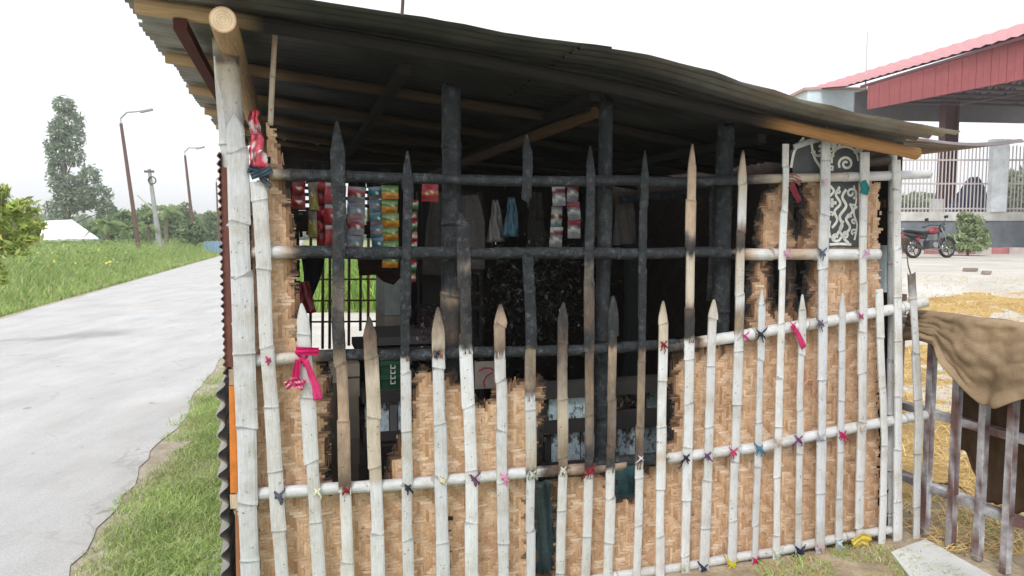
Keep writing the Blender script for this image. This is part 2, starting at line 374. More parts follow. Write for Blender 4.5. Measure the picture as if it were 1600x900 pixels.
# ------------------------------------------------------------------ scattered blades and stalks
def blades(name, P, h, wd, lean, cols, mat, label, cat='grass', segs=2, tips=None):
    """P (n,3) roots; one bent blade each, joined as one mesh that nobody could count"""
    n = len(P); az = rng.uniform(0, 2 * np.pi, n); ld = rng.uniform(0, 2 * np.pi, n)
    sx = np.stack([np.cos(az), np.sin(az), np.zeros(n)], 1) * (wd / 2)[:, None]
    ln = np.stack([np.cos(ld), np.sin(ld), np.zeros(n)], 1) * (lean * h)[:, None]
    up = np.zeros((n, 3)); up[:, 2] = h
    mid = P + up * .6 + ln * .3; top = P + up + ln
    V = np.stack([P - sx, P + sx, mid + sx * .8, mid - sx * .8, top], 1).reshape(-1, 3)
    b = np.arange(n)[:, None] * 5
    T = np.concatenate([b + [0, 1, 2], b + [0, 2, 3], b + [3, 2, 4]], 1).reshape(-1, 3)
    c = np.repeat(cols, 5, 0); c = np.concatenate([c, np.zeros((len(c), 1))], 1)
    o = np_mesh(name, V, T, c, mat); return tag(o, label, cat, kind='stuff')
def pick_cols(n, pal, wts, jit=.15):
    pal = np.array(pal); k = rng.choice(len(pal), n, p=np.array(wts) / sum(wts)); return pal[k] * rng.uniform(1 - jit, 1 + jit, (n, 1))
GREENS = [(.29, .42, .12), (.40, .53, .17), (.50, .60, .26), (.56, .53, .31), (.20, .30, .08)]
def nz(x, y, s, k=0): return noise.noise(Vector((x * s, y * s, k)))

# verge beside the hut
pts = []
while len(pts) < 48000:
    y = rng.uniform(1.6, 9.5) if rng.random() < .5 else rng.uniform(2.8, 7); x = rng.uniform(-4, -.9)
    edge = RR.x + .02 + (y - RR.y) * RD.x / RD.y + .16 * nz(x, y, 1.1, 5) + .09 * nz(x, y, 5, 2)
    hutside = A0.x - .12 - (y - A0.y) * math.tan(TH)
    if y < 2.7: hutside = 0.5
    if edge < x < hutside:
        d = min(1, (x - edge) / .28)
        if rng.random() < d * .9 + .07 and nz(x, y, 3.1, 7) > -.30 - .3 * d: pts.append((x, y, .004))
P = np.array(pts); n = len(P); vc = pick_cols(n, GREENS, [3, 5, 4, 1.6, 2]); dry = np.clip(np.array([nz(a, b, 1.6, 21) + .6 * nz(a, b, 5, 3) for a, b in P[:, :2]]) * 2.2 - .05, 0, 1)[:, None] * rng.uniform(.3, 1, (n, 1))
vc = vc * (1 - dry * .5) + np.array([[.50, .46, .27]]) * dry * .5
blades('verge_grass', P, rng.uniform(.015, .055, n) * (1 - .35 * dry[:, 0]), rng.uniform(.003, .006, n), rng.uniform(.3, 1.9, n), vc, M_GRASS,
       'short green grass on the verge between road and hut')
# tall weeds beyond the road
pts = []
while len(pts) < 60000:
    y = 6 + 50 * rng.random() ** 1.4; ex = RL.x + (y - RL.y) * RD.x / RD.y
    d = rng.random() ** 1.5 * 13; x = ex - .15 - d
    if -.72 < x / y < -.30: pts.append((x, y, d))
P = np.array(pts); n = len(P); hh = (.13 + .80 * np.clip(P[:, 2] / 2.4, 0, 1)) * rng.uniform(.4, 1.15, n) * np.array([1 + .5 * nz(a, b, .45) for a, b in P[:, :2]])
P[:, 2] = 0
blades('roadside_weeds', P, hh, rng.uniform(.012, .032, n), rng.uniform(.2, .9, n), pick_cols(n, [(.27, .40, .10), (.38, .50, .16), (.46, .54, .24), (.18, .29, .07), (.5, .48, .26)], [4, 5, 3, 2, 1]), M_GRASS,
       'tall bright green weeds along the far side of the road')
# grass behind the hut, seen through the rear grille
pts = [(rng.uniform(-11, -1), rng.uniform(14.3, 30)) for _ in range(16000)]
P = np.array([(x, y, 0) for x, y in pts if x > RR.x + .8 + (y - RR.y) * RD.x / RD.y]); n = len(P)
blades('field_grass', P, rng.uniform(.2, .75, n), rng.uniform(.02, .05, n), rng.uniform(.2, .8, n), pick_cols(n, [(.20, .34, .06), (.30, .45, .10), (.14, .25, .05)], [3, 3, 2]), M_GRASS,
       'bright green field grass seen through the grille behind the hut')
# loose straw
pts = []
while len(pts) < 34000:
    y = 3.5 + 10 * rng.random() ** 1.5; x = rng.uniform(2.1, 4 + y * .75)
    if sb_keep(x, y) or rng.random() < (.75 if y < 4.6 and x < 4 else .25): pts.append((x, y, ground_z(x, y) + .018 + .03 * max(-.3, noise.fractal(Vector((x * 1.6, y * 1.6, 0)), 1.0, 2.0, 4)) if sb_keep(x, y) else ground_z(x, y) + .012))
P = np.array(pts); n = len(P)
blades('loose_straw', P, rng.uniform(.01, .06, n), rng.uniform(.004, .010, n), rng.uniform(2, 7, n), pick_cols(n, [(.62, .44, .17), (.75, .58, .28), (.45, .28, .09), (.55, .36, .13)], [4, 3, 2, 3]), M_STRAW,
       'loose golden straw stalks strewn across the yard', 'straw')
# tufts and straw litter under the gate and at the right foot of the wall
pts = []
while len(pts) < 4800:
    px, py = rng.uniform(1180, 1600), rng.uniform(745, 945); g = G(px, py)
    m = nz(g.x, g.y, 3.5, 3)
    gate = py < 800 + (px - 1440) * .45 and px > 1425
    foot = (px < 1440 and py > 855) or (px < 1500 and py > 885) or (px < 1400 and py > 925 - (px - 1180) * .30 and m > .12)
    if (gate and m > -.15) or (foot and m > -.12): pts.append((g.x, g.y, .012))
P = np.array(pts); n = len(P)
blades('gate_weeds', P, rng.uniform(.010, .032, n), rng.uniform(.003, .006, n), rng.uniform(.3, 2.2, n), pick_cols(n, GREENS + [(.55, .38, .15)], [3, 4, 2, 2, 1, 4]), M_GRASS,
       'thin grass and straw litter growing under the steel gate')

# ------------------------------------------------------------------ the hut
hut = thing('bamboo_hut', 'burnt roadside hut of white bamboo stakes, woven matting and a corrugated tin roof', 'hut', tuple(A0))
def interp_stops(st, y):
    if y <= st[0][0]: return CH[st[0][1]]
    for (a, ca), (b, cb) in zip(st, st[1:]):
        if y <= b:
            f = (y - a) / max(1e-6, b - a); A, B = CH[ca], CH[cb]; return tuple(lerp(A[i], B[i], f) for i in range(4))
    return CH[st[-1][1]]

def bamboo(name, pix, wpx, stops, t, axis='y', kind='slat', tip='point', end='cut', node=(.20, .30), seed=0, parent=hut, pos=None, wob=1.0, tiplen=.10, extra=None):
    """one bamboo slat or pole following photograph pixels on the plane t behind the wall; stops colour it along that axis"""
    rn = random.Random(seed + 31); P = [W(x, y, t) for x, y in pix] if pos is None else [Vector(p) for p in pos]
    L = [0]
    for a, b in zip(P, P[1:]): L.append(L[-1] + (b - a).length)
    tot = L[-1]; r = wpx / 2 * P[0].y / F if pos is None else wpx
    nodes = []; s = rn.uniform(.05, node[1])
    while s < tot - .03: nodes.append(s); s += rn.uniform(*node)
    ss_ = set(round(k * tot / max(2, int(tot / .018)), 4) for k in range(int(tot / .018) + 1)) | {0.0, round(tot, 4)}
    for q in nodes:
        for d in (-.012, -.006, -.002, .002, .006, .012):
            if 0 < q + d < tot: ss_.add(round(q + d, 4))
    if tip == 'point':
        for k in range(6): ss_.add(round(tiplen * k / 6, 4))
    ss_ = sorted(ss_); pts = []; sc = []; shade = []; ys_ = []
    wid = [rn.uniform(.86, 1.13) for _ in range(len(nodes) + 2)]; lat = [rn.uniform(-1, 1) * .0030 * wob for _ in range(len(nodes) + 2)]
    ph = rn.uniform(0, 50)
    for s in ss_:
        k = max(i for i in range(len(L)) if L[i] <= s + 1e-9); k = min(k, len(P) - 2); f = (s - L[k]) / max(1e-9, L[k + 1] - L[k])
        p = P[k].lerp(P[k + 1], f)
        yy = lerp(pix[k][1 if axis == 'y' else 0], pix[k + 1][1 if axis == 'y' else 0], f) if pix else s
        kn = sum(1 for q in nodes if q < s); dmin = min([abs(q - s) for q in nodes] + [9])
        bul = 1 + (.11 * math.exp(-(dmin / .006) ** 2)) * (.6 if kind == 'slat' else 1)
        w_ = wid[kn] if kind == 'slat' else 1 + (wid[kn] - 1) * .3
        k_ = 1.0
        if tip == 'point' and s < tiplen: k_ = .14 + .86 * (s / tiplen) ** .8
        ld = (U if axis == 'y' else Vector((0, 0, 1)))
        p = p + ld * (lat[kn] + .0055 * wob * noise.noise(Vector((s * 2.3, ph, 0))))
        pts.append(p); sc.append((w_ * bul * k_, (bul * (.75 + .25 * k_)))); ys_.append(yy)
        near_ = min(nodes, key=lambda q: abs(q - s)) if nodes else 9; dn = s - near_
        shade.append(.50 if 0 <= dn < .0035 else (.80 if 0 < dn < .009 else (1.05 if -.008 < dn < 0 else 1)))  # dark node line, with the step's shadow and lit lip painted in
    if kind == 'slat':
        prof = [(-r, -.12 * r), (-r * .99, .20 * r), (-r * .72, .36 * r), (-.25 * r, .43 * r), (.25 * r, .43 * r), (r * .72, .36 * r), (r * .99, .20 * r), (r, -.12 * r), (.45 * r, -.18 * r), (-.45 * r, -.18 * r)]
    else:
        prof = [(r * math.cos(2 * math.pi * k / 14), r * math.sin(2 * math.pi * k / 14)) for k in range(14)]
    n_, m_ = len(pts), len(prof); tq = rn.uniform(.84, 1.06); tw = rn.uniform(0, .07); tint = (tq, tq * (1 - tw * .35), tq * (1 - tw))
    def col(i, j):
        tn = tint
        jy = noise.noise(Vector((pts[i].x * 14, pts[i].z * 14, j * .9 + ph))) * 6 + noise.noise(Vector((3, ph, j * 2.3))) * 5
        c = interp_stops(stops, ys_[i] + jy); h = shade[i] if c[3] < .6 else 1
        return (c[0] * h * tn[0], c[1] * h * tn[1], c[2] * h * tn[2], c[3])
    def off(i, j, tt):
        c = interp_stops(stops, ys_[i]); v = Vector((0, 0, 0))
        if c[3] > .3:
            q = noise.noise(Vector((pts[i].x * 60 + j * 2.1, pts[i].z * 60, j * 1.7))); v = v + (-N) * (q * .0035 * c[3]) + U * (noise.noise(Vector((pts[i].z * 70, j * 1.3, 5))) * .002)
        if tip == 'split' and i < 3: v = v - tt * (rn.uniform(-.01, .05) * (3 - i) / 3 * (1 if j % 3 else .2))
        if end == 'split' and i > n_ - 3: v = v + tt * rn.uniform(-.01, .03)
        return v
    mb = MB(); up = -N if abs((P[-1] - P[0]).normalized().dot(N)) < .8 else Vector((0, 0, 1))
    mb.sweep(pts, prof, up, sc, col, True, True, off)
    if extra: extra(mb)
    if kind == 'slat' and axis == 'y':
        for (ya, ca), (yb, cb) in zip(stops, stops[1:]):
            if cb == 'w' and yb - ya < 9 and ca != 'w':
                i0 = min(range(n_), key=lambda i: abs(ys_[i] - yb)); c_ = pts[i0]; ax_ = (pts[-1] - pts[0]).normalized()
                for q in range(7):
                    x_ = rn.uniform(-.95, .85) * r; hgt = rn.uniform(.008, .030); wd_ = rn.uniform(.15, .34) * r; lift = r * rn.uniform(.46, .75)
                    cc_ = [(*WHITE, 0), (*CREAM, 0), (.06, .04, .035, .2), (.30, .10, .07, 0)][rn.choice([0, 0, 1, 2, 3])]
                    b0 = c_ + U * x_ - N * lift; a1 = mb.vert(b0 + ax_ * .008, cc_); a2 = mb.vert(b0 + U * wd_ + ax_ * .008, cc_); a3 = mb.vert(b0 + U * wd_ * rn.uniform(0, 1) - ax_ * hgt - N * rn.uniform(0, .007), cc_); a4 = mb.vert(b0 + U * wd_ / 2 + N * .003, cc_)
                    mb.face(a1, a2, a3); mb.face(a1, a3, a4); mb.face(a2, a4, a3)
    return mb.build(name, M_BAM, parent, smooth=False if kind == 'slat' else True)

# rails ---------------------------------------------------------------
R1 = [(424, 271), (560, 276), (705, 280), (900, 284), (1140, 283), (1240, 279), (1452, 272)]
R2 = [(393, 393), (560, 396), (800, 396), (1000, 396), (1140, 395)]
R2b = [(1150, 397), (1260, 397), (1372, 396)]
R3 = [(398, 563), (520, 557), (700, 552), (900, 547), (1052, 537)]
R3b = [(1046, 541), (1150, 526), (1280, 504), (1380, 487), (1446, 472)]
R4 = [(403, 771), (560, 762), (700, 750), (835, 739), (920, 733), (968, 727)]
R4b = [(930, 724), (1040, 716), (1190, 697), (1340, 667), (1448, 649)]
R5 = [(400, 985), (700, 940), (1000, 895), (1200, 863), (1392, 827)]
bamboo('rail', R1, 18, [(424, 'c'), (445, 'g'), (462, 'd'), (500, 'k'), (1150, 'k'), (1180, 'g'), (1205, 'c'), (1290, 'c'), (1330, 'w')], .0, 'x', 'pole', 'cut', seed=1)
bamboo('rail', R2, 20, [(393, 'c'), (430, 'w'), (448, 'p'), (468, 'd'), (500, 'k'), (1140, 'k')], .0, 'x', 'pole', 'cut', 'split', seed=2)
bamboo('rail', R2b, 18, [(1150, 'd'), (1165, 'p'), (1185, 'w'), (1235, 'p'), (1260, 'c'), (1300, 'w')], .0, 'x', 'pole', 'split', seed=3)
bamboo('rail', R3, 19, [(398, 'w'), (480, 'c'), (500, 'b'), (515, 'd'), (545, 'k'), (1052, 'k')], .0, 'x', 'pole', 'cut', 'split', seed=4)
bamboo('rail', R3b, 19, [(1046, 'd'), (1062, 'b'), (1085, 'b'), (1093, 'p'), (1100, 'w')], .0, 'x', 'pole', 'split', seed=5)
bamboo('rail', R4, 20, [(403, 'w'), (700, 'w'), (832, 'w'), (848, 'b'), (880, 'b'), (890, 'p'), (915, 'b'), (968, 'p')], -.002, 'x', 'pole', 'cut', 'split', seed=6)
bamboo('rail', R4b, 18, [(930, 'k'), (1010, 'k'), (1028, 'b'), (1036, 'b'), (1041, 'w')], .003, 'x', 'pole', 'split', seed=7)
bamboo('rail', R5, 18, [(400, 'w'), (1392, 'w')], .0, 'x', 'pole', seed=8)

# stakes -------------------------------------------------------------
STK = [  # path, width px, colour stops by y, tip kind
 ([(368, 180), (378, 480), (392, 900), (396, 1130)], 31, 'w', 'point'),
 ([(404, 284), (420, 560), (440, 900), (450, 1120)], 22, 'w', 'cut'),
 ([(470, 474), (482, 640), (498, 900), (508, 1110)], 22, 'w', 'point'),
 ([(527, 190), (529, 480), (538, 750), (543, 900), (548, 1100)], 20, [(190, 'k'), (430, 'd'), (470, 'g'), (530, 'd'), (560, 't'), (640, 'p'), (735, 't'), (762, 'b'), (768, 'w')], 'point'),
 ([(577, 495), (583, 640), (592, 900), (598, 1090)], 20, [(495, 'd'), (520, 'b'), (555, 't'), (590, 'c'), (745, 'c'), (755, 'w')], 'point'),
 ([(637, 236), (633, 560), (638, 900), (641, 1080)], 16, [(236, 'k'), (556, 'k'), (561, 'w')], 'point'),
 ([(683, 480), (686, 640), (693, 900), (698, 1080)], 20, [(480, 'b'), (500, 't'), (540, 'c'), (552, 'b'), (557, 'w')], 'point'),
 ([(724, 350), (729, 545), (735, 740), (738, 900), (741, 1070)], 20, [(350, 'k'), (400, 'd'), (415, 'g'), (430, 'd'), (541, 'd'), (547, 'w')], 'split'),
 ([(780, 475), (783, 640), (786, 900), (788, 1060)], 18, [(475, 'b'), (485, 't'), (500, 'p'), (540, 't'), (552, 'b'), (557, 'w')], 'point'),
 ([(824, 405), (829, 540), (830, 740), (828, 900), (827, 1060)], 16, [(405, 'k'), (538, 'k'), (546, 't'), (600, 't'), (612, 'b'), (620, 'w'), (725, 'c'), (738, 'b'), (745, 'w')], 'split'),
 ([(880, 472), (878, 735), (875, 900), (873, 1050)], 16, [(472, 'd'), (540, 'b'), (560, 'g'), (650, 'c'), (725, 't'), (736, 'b'), (741, 'w')], 'point'),
 ([(922, 228), (920, 735), (915, 900), (912, 1050)], 16, [(228, 'k'), (390, 'k'), (410, 'g'), (500, 'b'), (520, 'd'), (548, 'b'), (590, 't'), (690, 'g'), (710, 'd'), (737, 'd'), (742, 'w')], 'point'),
 ([(958, 462), (955, 720), (950, 900), (947, 1040)], 16, [(462, 'd'), (535, 'd'), (545, 'p'), (560, 't'), (660, 'g'), (690, 'b'), (728, 'd'), (733, 'w')], 'point'),
 ([(1006, 235), (1000, 720), (995, 900), (992, 1030)], 13, [(235, 'k'), (530, 'k'), (545, 'b'), (560, 't'), (670, 't'), (690, 'b'), (722, 'b'), (728, 'w')], 'point'),
 ([(1037, 470), (1032, 720), (1030, 900), (1028, 1030)], 15, [(470, 't'), (490, 'c'), (535, 'c'), (550, 'w'), (700, 'w'), (715, 'c'), (725, 'w')], 'point'),
 ([(1082, 225), (1077, 530), (1070, 900), (1066, 1020)], 16, [(225, 'b'), (240, 'p'), (360, 'p'), (375, 'd'), (392, 'd'), (400, 'c'), (470, 'c'), (482, 'b'), (500, 'd'), (526, 'd'), (532, 'w')], 'point'),
 ([(1115, 468), (1107, 700), (1099, 900), (1096, 1010)], 16, [(468, 'c'), (530, 'w')], 'point'),
 ([(1161, 235), (1154, 520), (1142, 900), (1139, 1010)], 16, [(235, 'b'), (245, 'p'), (280, 'c'), (340, 'w'), (358, 'b'), (385, 'd'), (393, 'c'), (470, 'w'), (490, 't'), (518, 't'), (523, 'w')], 'point'),
 ([(1190, 452), (1185, 700), (1178, 900), (1176, 1000)], 12, 'w', 'point'),
 ([(1228, 225), (1218, 600), (1212, 900), (1209, 990)], 12, 'w', 'cut'),
 ([(1253, 460), (1249, 700), (1247, 905)], 12, 'w', 'point'),
 ([(1290, 198), (1284, 600), (1280, 905)], 16, 'w', 'point'),
 ([(1316, 458), (1313, 700), (1310, 882)], 13, 'w', 'point'),
 ([(1350, 238), (1347, 600), (1343, 868)], 15, 'w', 'cut'),
 ([(1373, 452), (1382, 700), (1376, 882)], 14, 'w', 'cut'),
 ([(1400, 250), (1404, 600), (1403, 862)], 15, 'w', 'cut'),
 ([(1424, 436), (1436, 650), (1431, 850)], 14, [(436, 'g'), (470, 'w')], 'split'),
]
for k, (pp, wd, st, tp) in enumerate(STK):
    if st == 'w': st = [(0, 'w'), (2000, 'w')]
    tt = -.021 - .0058 * (wd / 20)
    if k == 0: tt = -.028
    bamboo('stake', pp, wd, st, tt, 'y', 'slat', tp, seed=40 + k, tiplen=(.05 if k == 0 else .115 if (isinstance(st, list) and len(st) > 2 and pp[0][1] < 240) else random.uniform(.07, .10)))
bamboo('stake_fragment', [(823, 210), (824, 260), (822, 309)], 14, [(210, 'k'), (300, 'k')], -.024, 'y', 'slat', 'point', 'split', seed=90, tiplen=.06)
# short splinters
bamboo('splinter', [(1240, 230), (1262, 222), (1290, 214)], 9, [(0, 'w')], .02, 'x', 'slat', 'cut', seed=95)
bamboo('splinter', [(1240, 272), (1262, 246), (1280, 222)], 9, [(0, 'g')], .03, 'x', 'slat', 'cut', seed=96)
bamboo('splinter', [(1398, 380), (1420, 378)], 12, [(0, 'b')], .05, 'x', 'slat', 'cut', seed=98)
bamboo('splinter', [(1350, 255), (1395, 252)], 14, [(0, 'b')], .06, 'x', 'pole', 'cut', seed=99)
bamboo('splinter', [(875, 482), (873, 575)], 4, [(0, 'c')], -.015, 'y', 'slat', 'point', seed=97)

# posts behind the rails ----------------------------------------------
bamboo('post', [(352, 60), (362, 200), (374, 480), (388, 900), (394, 1130)], 36, [(60, 'p'), (75, 'c'), (95, 'b'), (105, 'c'), (200, 'w')], .035, 'y', 'pole', 'cut', seed=21, node=(.3, .4))
bamboo('post', [(706, 142), (705, 300), (703, 545), (700, 800), (699, 1060)], 31, [(142, 'k'), (440, 'k'), (465, 't'), (485, 'd'), (530, 'b'), (560, 'k')], .075, 'y', 'pole', 'split', seed=22, node=(.28, .33))
bamboo('post', [(947, 165), (944, 400), (938, 720), (935, 1030)], 22, [(165, 'k'), (1100, 'k')], .07, 'y', 'pole', 'split', seed=23, node=(.3, .4))
bamboo('post', [(1133, 200), (1130, 350), (1125, 520), (1120, 1000)], 27, [(200, 'k'), (1000, 'k')], .075, 'y', 'pole', 'split', seed=24)
bamboo('post', [(1396, 240), (1392, 600), (1390, 875)], 12, [(0, 'w')], .05, 'y', 'pole', 'cut', seed=25)
bamboo('post', [(1108, 470), (1112, 380), (1114, 300)], 10, [(0, 'd')], .16, 'y', 'slat', 'cut', seed=26)
bamboo('thin_pole', [(431, 38), (427, 120), (423, 196)], 8, [(30, 'p'), (196, 'c')], .03, 'y', 'pole', 'cut', seed=27)
# dark thin twig beside the last stake
mb = MB(); mb.tube([W(1417, 398, -.02), W(1419, 415, -.02), W(1425, 435, -.02), W(1424, 450, -.02)], .004, 6, (.10, .08, .07, 0), scale=[.6, .8, 1, 1.2]); mb.build('twig', M_WOOD, hut)

# woven matting -------------------------------------------------------
HOLES = [
 [(446, 150), (449, 285), (456, 320), (463, 370), (466, 440), (468, 490), (478, 535), (500, 556), (514, 575), (520, 610), (519, 660), (516, 700), (515, 740), (525, 757), (596, 752),
  (604, 720), (618, 692), (632, 660), (640, 600), (642, 578), (655, 570), (668, 572), (690, 588), (712, 580), (722, 600), (742, 612), (745, 624), (762, 622), (772, 605), (790, 590),
  (815, 592), (838, 583), (853, 592), (857, 640), (849, 680), (846, 715), (838, 742), (837, 820), (838, 892), (864, 895), (863, 800), (862, 742), (958, 728), (962, 776), (990, 774), (993, 726),
  (1016, 722), (1030, 700), (1044, 680), (1047, 640), (1042, 600), (1046, 562), (1056, 545), (1150, 528), (1161, 500), (1163, 450), (1167, 420), (1176, 400), (1178, 345), (1186, 310), (1196, 293), (1206, 284), (1206, 150)],
 [(1208, 405), (1227, 404), (1224, 440), (1221, 474), (1211, 476), (1209, 440)],
 [(1243, 402), (1257, 404), (1254, 440), (1252, 464), (1248, 482), (1245, 465)],
 [(1236, 282), (1248, 282), (1252, 320), (1249, 362), (1244, 362), (1240, 330)],
]
def in_poly(P, poly):
    x, y = P[:, 0], P[:, 1]; ins = np.zeros(len(P), bool); n = len(poly)
    for i in range(n):
        x1, y1 = poly[i]; x2, y2 = poly[(i + 1) % n]
        c = ((y1 > y) != (y2 > y)) & (x < (x2 - x1) * (y - y1) / ((y2 - y1) if y2 != y1 else 1e-9) + x1); ins ^= c
    return ins
def poly_dist(P, poly):
    d = np.full(len(P), 1e9); n = len(poly)
    for i in range(n):
        a = np.array(poly[i], float); b = np.array(poly[(i + 1) % n], float); ab = b - a
        f = np.clip(((P - a) @ ab) / (ab @ ab), 0, 1); d = np.minimum(d, np.linalg.norm(P - (a + f[:, None] * ab), axis=1))
    return d
def woven(name, origin, ax, outn, u0, u1, z0, z1, cell, test, palette, parent, char0=0, run=4, seed=0, fray=False):
    """twill matting of real strips: every float is its own arched strip; test(points)->(keep, char) in world space"""
    rr = np.random.default_rng(seed); nu, nzz = int((u1 - u0) / cell), int((z1 - z0) / cell)
    per = 2 * run; FL = []; tri = []; acc = 0; dr = 1; left = 6
    for j in range(nzz + 1):                      # the weaver reverses the twill at uneven intervals
        tri.append(acc - j); acc += dr; left -= 1
        if left == 0: dr = -dr; left = int(rr.integers(3, 13))
    def hor(i, j):
        k = (i + j + tri[j]) ; return (k % per) < run
    for j in range(nzz):
        i = 0
        while i < nu:
            h = hor(i, j); e = i
            while e < nu and hor(e, j) == h and e - i < run: e += 1
            if h: FL.append((0, (i + e) / 2, j + .5, e - i))
            i = e
    for i in range(nu):
        j = 0
        while j < nzz:
            h = not hor(i, j); e = j
            while e < nzz and (not hor(i, e)) == h and e - j < run + 2: e += 1
            if h: FL.append((1, i + .5, (j + e) / 2, e - j))
            j = e
    FL = np.array(FL); n = len(FL); cu = u0 + FL[:, 1] * cell; cz = z0 + FL[:, 2] * cell
    ax = np.array(ax); on = np.array(outn); up = np.array((0, 0, 1.)); o = np.array(origin)
    cen = o + cu[:, None] * ax + cz[:, None] * up
    keep, char = test(cen); vert = FL[:, 0] == 1
    L = FL[:, 3] * cell / 2 * 1.04; wd = cell / 2 * rr.uniform(.88, 1.04, n)
    ang = rr.normal(0, .035, n); al = np.where(vert[:, None], up, ax); sd_ = np.where(vert[:, None], ax, up)
    al2 = al * np.cos(ang)[:, None] + sd_ * np.sin(ang)[:, None]; sd2 = sd_ * np.cos(ang)[:, None] - al * np.sin(ang)[:, None]
    rise = cell * .11 * rr.uniform(.5, 1.5, n)
    pal = np.array(palette); stripid = np.where(vert, FL[:, 1].astype(int) + 1000, FL[:, 2].astype(int)); sc = rr.uniform(0, 1, 3000)[stripid.astype(int) % 3000]
    f = np.clip(.5 * sc + .5 * rr.uniform(0, 1, n), 0, 1) * (len(pal) - 1); k = np.minimum(f.astype(int), len(pal) - 2); fr_ = (f - k)[:, None]
    c = pal[k] * (1 - fr_) + pal[k + 1] * fr_; c = c * np.where(vert[:, None], np.array([[.93, .87, .80]]), np.array([[1.03, 1.04, 1.05]]))
    if fray:                                       # strips near a burnt edge come apart into separate fibres
        e1 = test(cen + al2 * L[:, None]); e2 = test(cen - al2 * L[:, None]); nr_ = (np.maximum(np.maximum(char, e1[1]), e2[1]) > .58) & (keep | e1[0] | e2[0])
        idx = np.where(nr_)[0]; m3 = np.repeat(idx, 4); q = np.tile(np.array([-.75, -.25, .25, .75]), len(idx)); nn = len(m3); rest = np.where(~nr_)[0]
        a2 = rr.normal(0, .06, nn); A_, S_ = al2[m3], sd2[m3]
        cen = np.concatenate([cen[rest], cen[m3] + S_ * (wd[m3] * q)[:, None] + on * rr.normal(0, .0016, nn)[:, None] + A_ * rr.normal(0, .004, nn)[:, None]])
        al2 = np.concatenate([al2[rest], A_ * np.cos(a2)[:, None] + S_ * np.sin(a2)[:, None]]); sd2 = np.concatenate([sd2[rest], S_ * np.cos(a2)[:, None] - A_ * np.sin(a2)[:, None]])
        L = np.concatenate([L[rest], L[m3] * rr.uniform(.8, 1.25, nn)]); wd = np.concatenate([wd[rest], wd[m3] / 4 * rr.uniform(.7, 1.1, nn)]); rise = np.concatenate([rise[rest], rise[m3] * rr.uniform(.2, 2, nn)])
        c = np.concatenate([c[rest], c[m3] * rr.uniform(.75, 1.1, (nn, 1))]); n = len(cen); keep = np.ones(n, bool); char = test(cen)[1]
    rd = cen.copy(); lump = np.array([noise.noise(Vector(q) * 1.4) for q in cen]) * .012; shift = np.concatenate([np.zeros(len(rd) - (nn if fray else 0)), rr.normal(0, .0045, nn) if fray else np.zeros(0)])
    cen = cen + on * lump[:, None]
    sm = np.linspace(-1, 1, 9); IN = []
    for q in sm: IN.append(test(cen + al2 * (L * q)[:, None] + up * shift[:, None] + ax * shift[::-1][:, None])[0])
    IN = np.stack(IN, 1); lo = np.where(IN, sm[None], 9).min(1); hi = np.where(IN, sm[None], -9).max(1); keep = keep & (IN.sum(1) >= 2)
    lo = np.clip(lo, -1, 1); hi = np.clip(hi, -1, 1); cen = cen + al2 * (L * (lo + hi) / 2)[:, None]; L = L * np.maximum(.1, (hi - lo) / 2)
    V = []
    for (s_, hgt) in ((-1, -.5), (-.55, .9), (.55, .9), (1, -.5)):
        for q in (-1, 1): V.append(cen + al2 * (L * s_)[:, None] + sd2 * (wd * q)[:, None] + on * (rise * hgt)[:, None])
    V = np.stack(V, 1)
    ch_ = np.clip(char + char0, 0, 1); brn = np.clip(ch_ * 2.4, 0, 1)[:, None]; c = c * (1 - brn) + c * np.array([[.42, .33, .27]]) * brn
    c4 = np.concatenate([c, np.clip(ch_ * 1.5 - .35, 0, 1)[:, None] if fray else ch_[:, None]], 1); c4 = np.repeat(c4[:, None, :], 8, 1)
    V = V[keep].reshape(-1, 3); c4 = c4[keep].reshape(-1, 4); m = keep.sum()
    T = (np.arange(m)[:, None, None] * 8 + np.array([[0, 1, 3, 2], [2, 3, 5, 4], [4, 5, 7, 6]])[None]).reshape(-1, 4)
    # brown backing sheet, added to block light in gaps between the strips
    BU, BZ = np.meshgrid(np.arange(nu), np.arange(nzz), indexing='ij'); bu = u0 + (BU.ravel() + .5) * cell; bz = z0 + (BZ.ravel() + .5) * cell
    bc = o + bu[:, None] * ax + bz[:, None] * up; kb, cb = test(bc)
    for ox, oz in ((1.7, 0), (-1.7, 0), (0, 1.7), (0, -1.7), (1.2, 1.2), (-1.2, 1.2)): kb = kb & test(bc + ax * cell * ox + up * cell * oz)[0]
    bc = bc[kb]; cb = cb[kb]
    lumpb = np.array([noise.noise(Vector(q) * 1.4) for q in bc]) * .012
    bc = bc + on * (lumpb - cell * .16)[:, None]; h = cell / 2
    BV = np.stack([bc - ax * h - up * h, bc + ax * h - up * h, bc + ax * h + up * h, bc - ax * h + up * h], 1).reshape(-1, 3)
    BT = np.arange(len(bc) * 4).reshape(-1, 4) + len(V); bcol = np.concatenate([np.tile(pal[0] * .85, (len(bc), 1)), np.clip(cb + char0, 0, 1)[:, None]], 1)
    V = np.concatenate([V, BV]); T = np.concatenate([T, BT]); c4 = np.concatenate([c4, np.repeat(bcol, 4, 0)])
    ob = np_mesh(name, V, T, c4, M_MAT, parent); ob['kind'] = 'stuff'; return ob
def proj_np(Pw):
    v = Pw - np.array(CAM); f = v[:, 1] * cp - v[:, 2] * sp; u = v[:, 1] * sp + v[:, 2] * cp
    return np.stack([800 + F * v[:, 0] / f, 450 - F * u / f], 1)
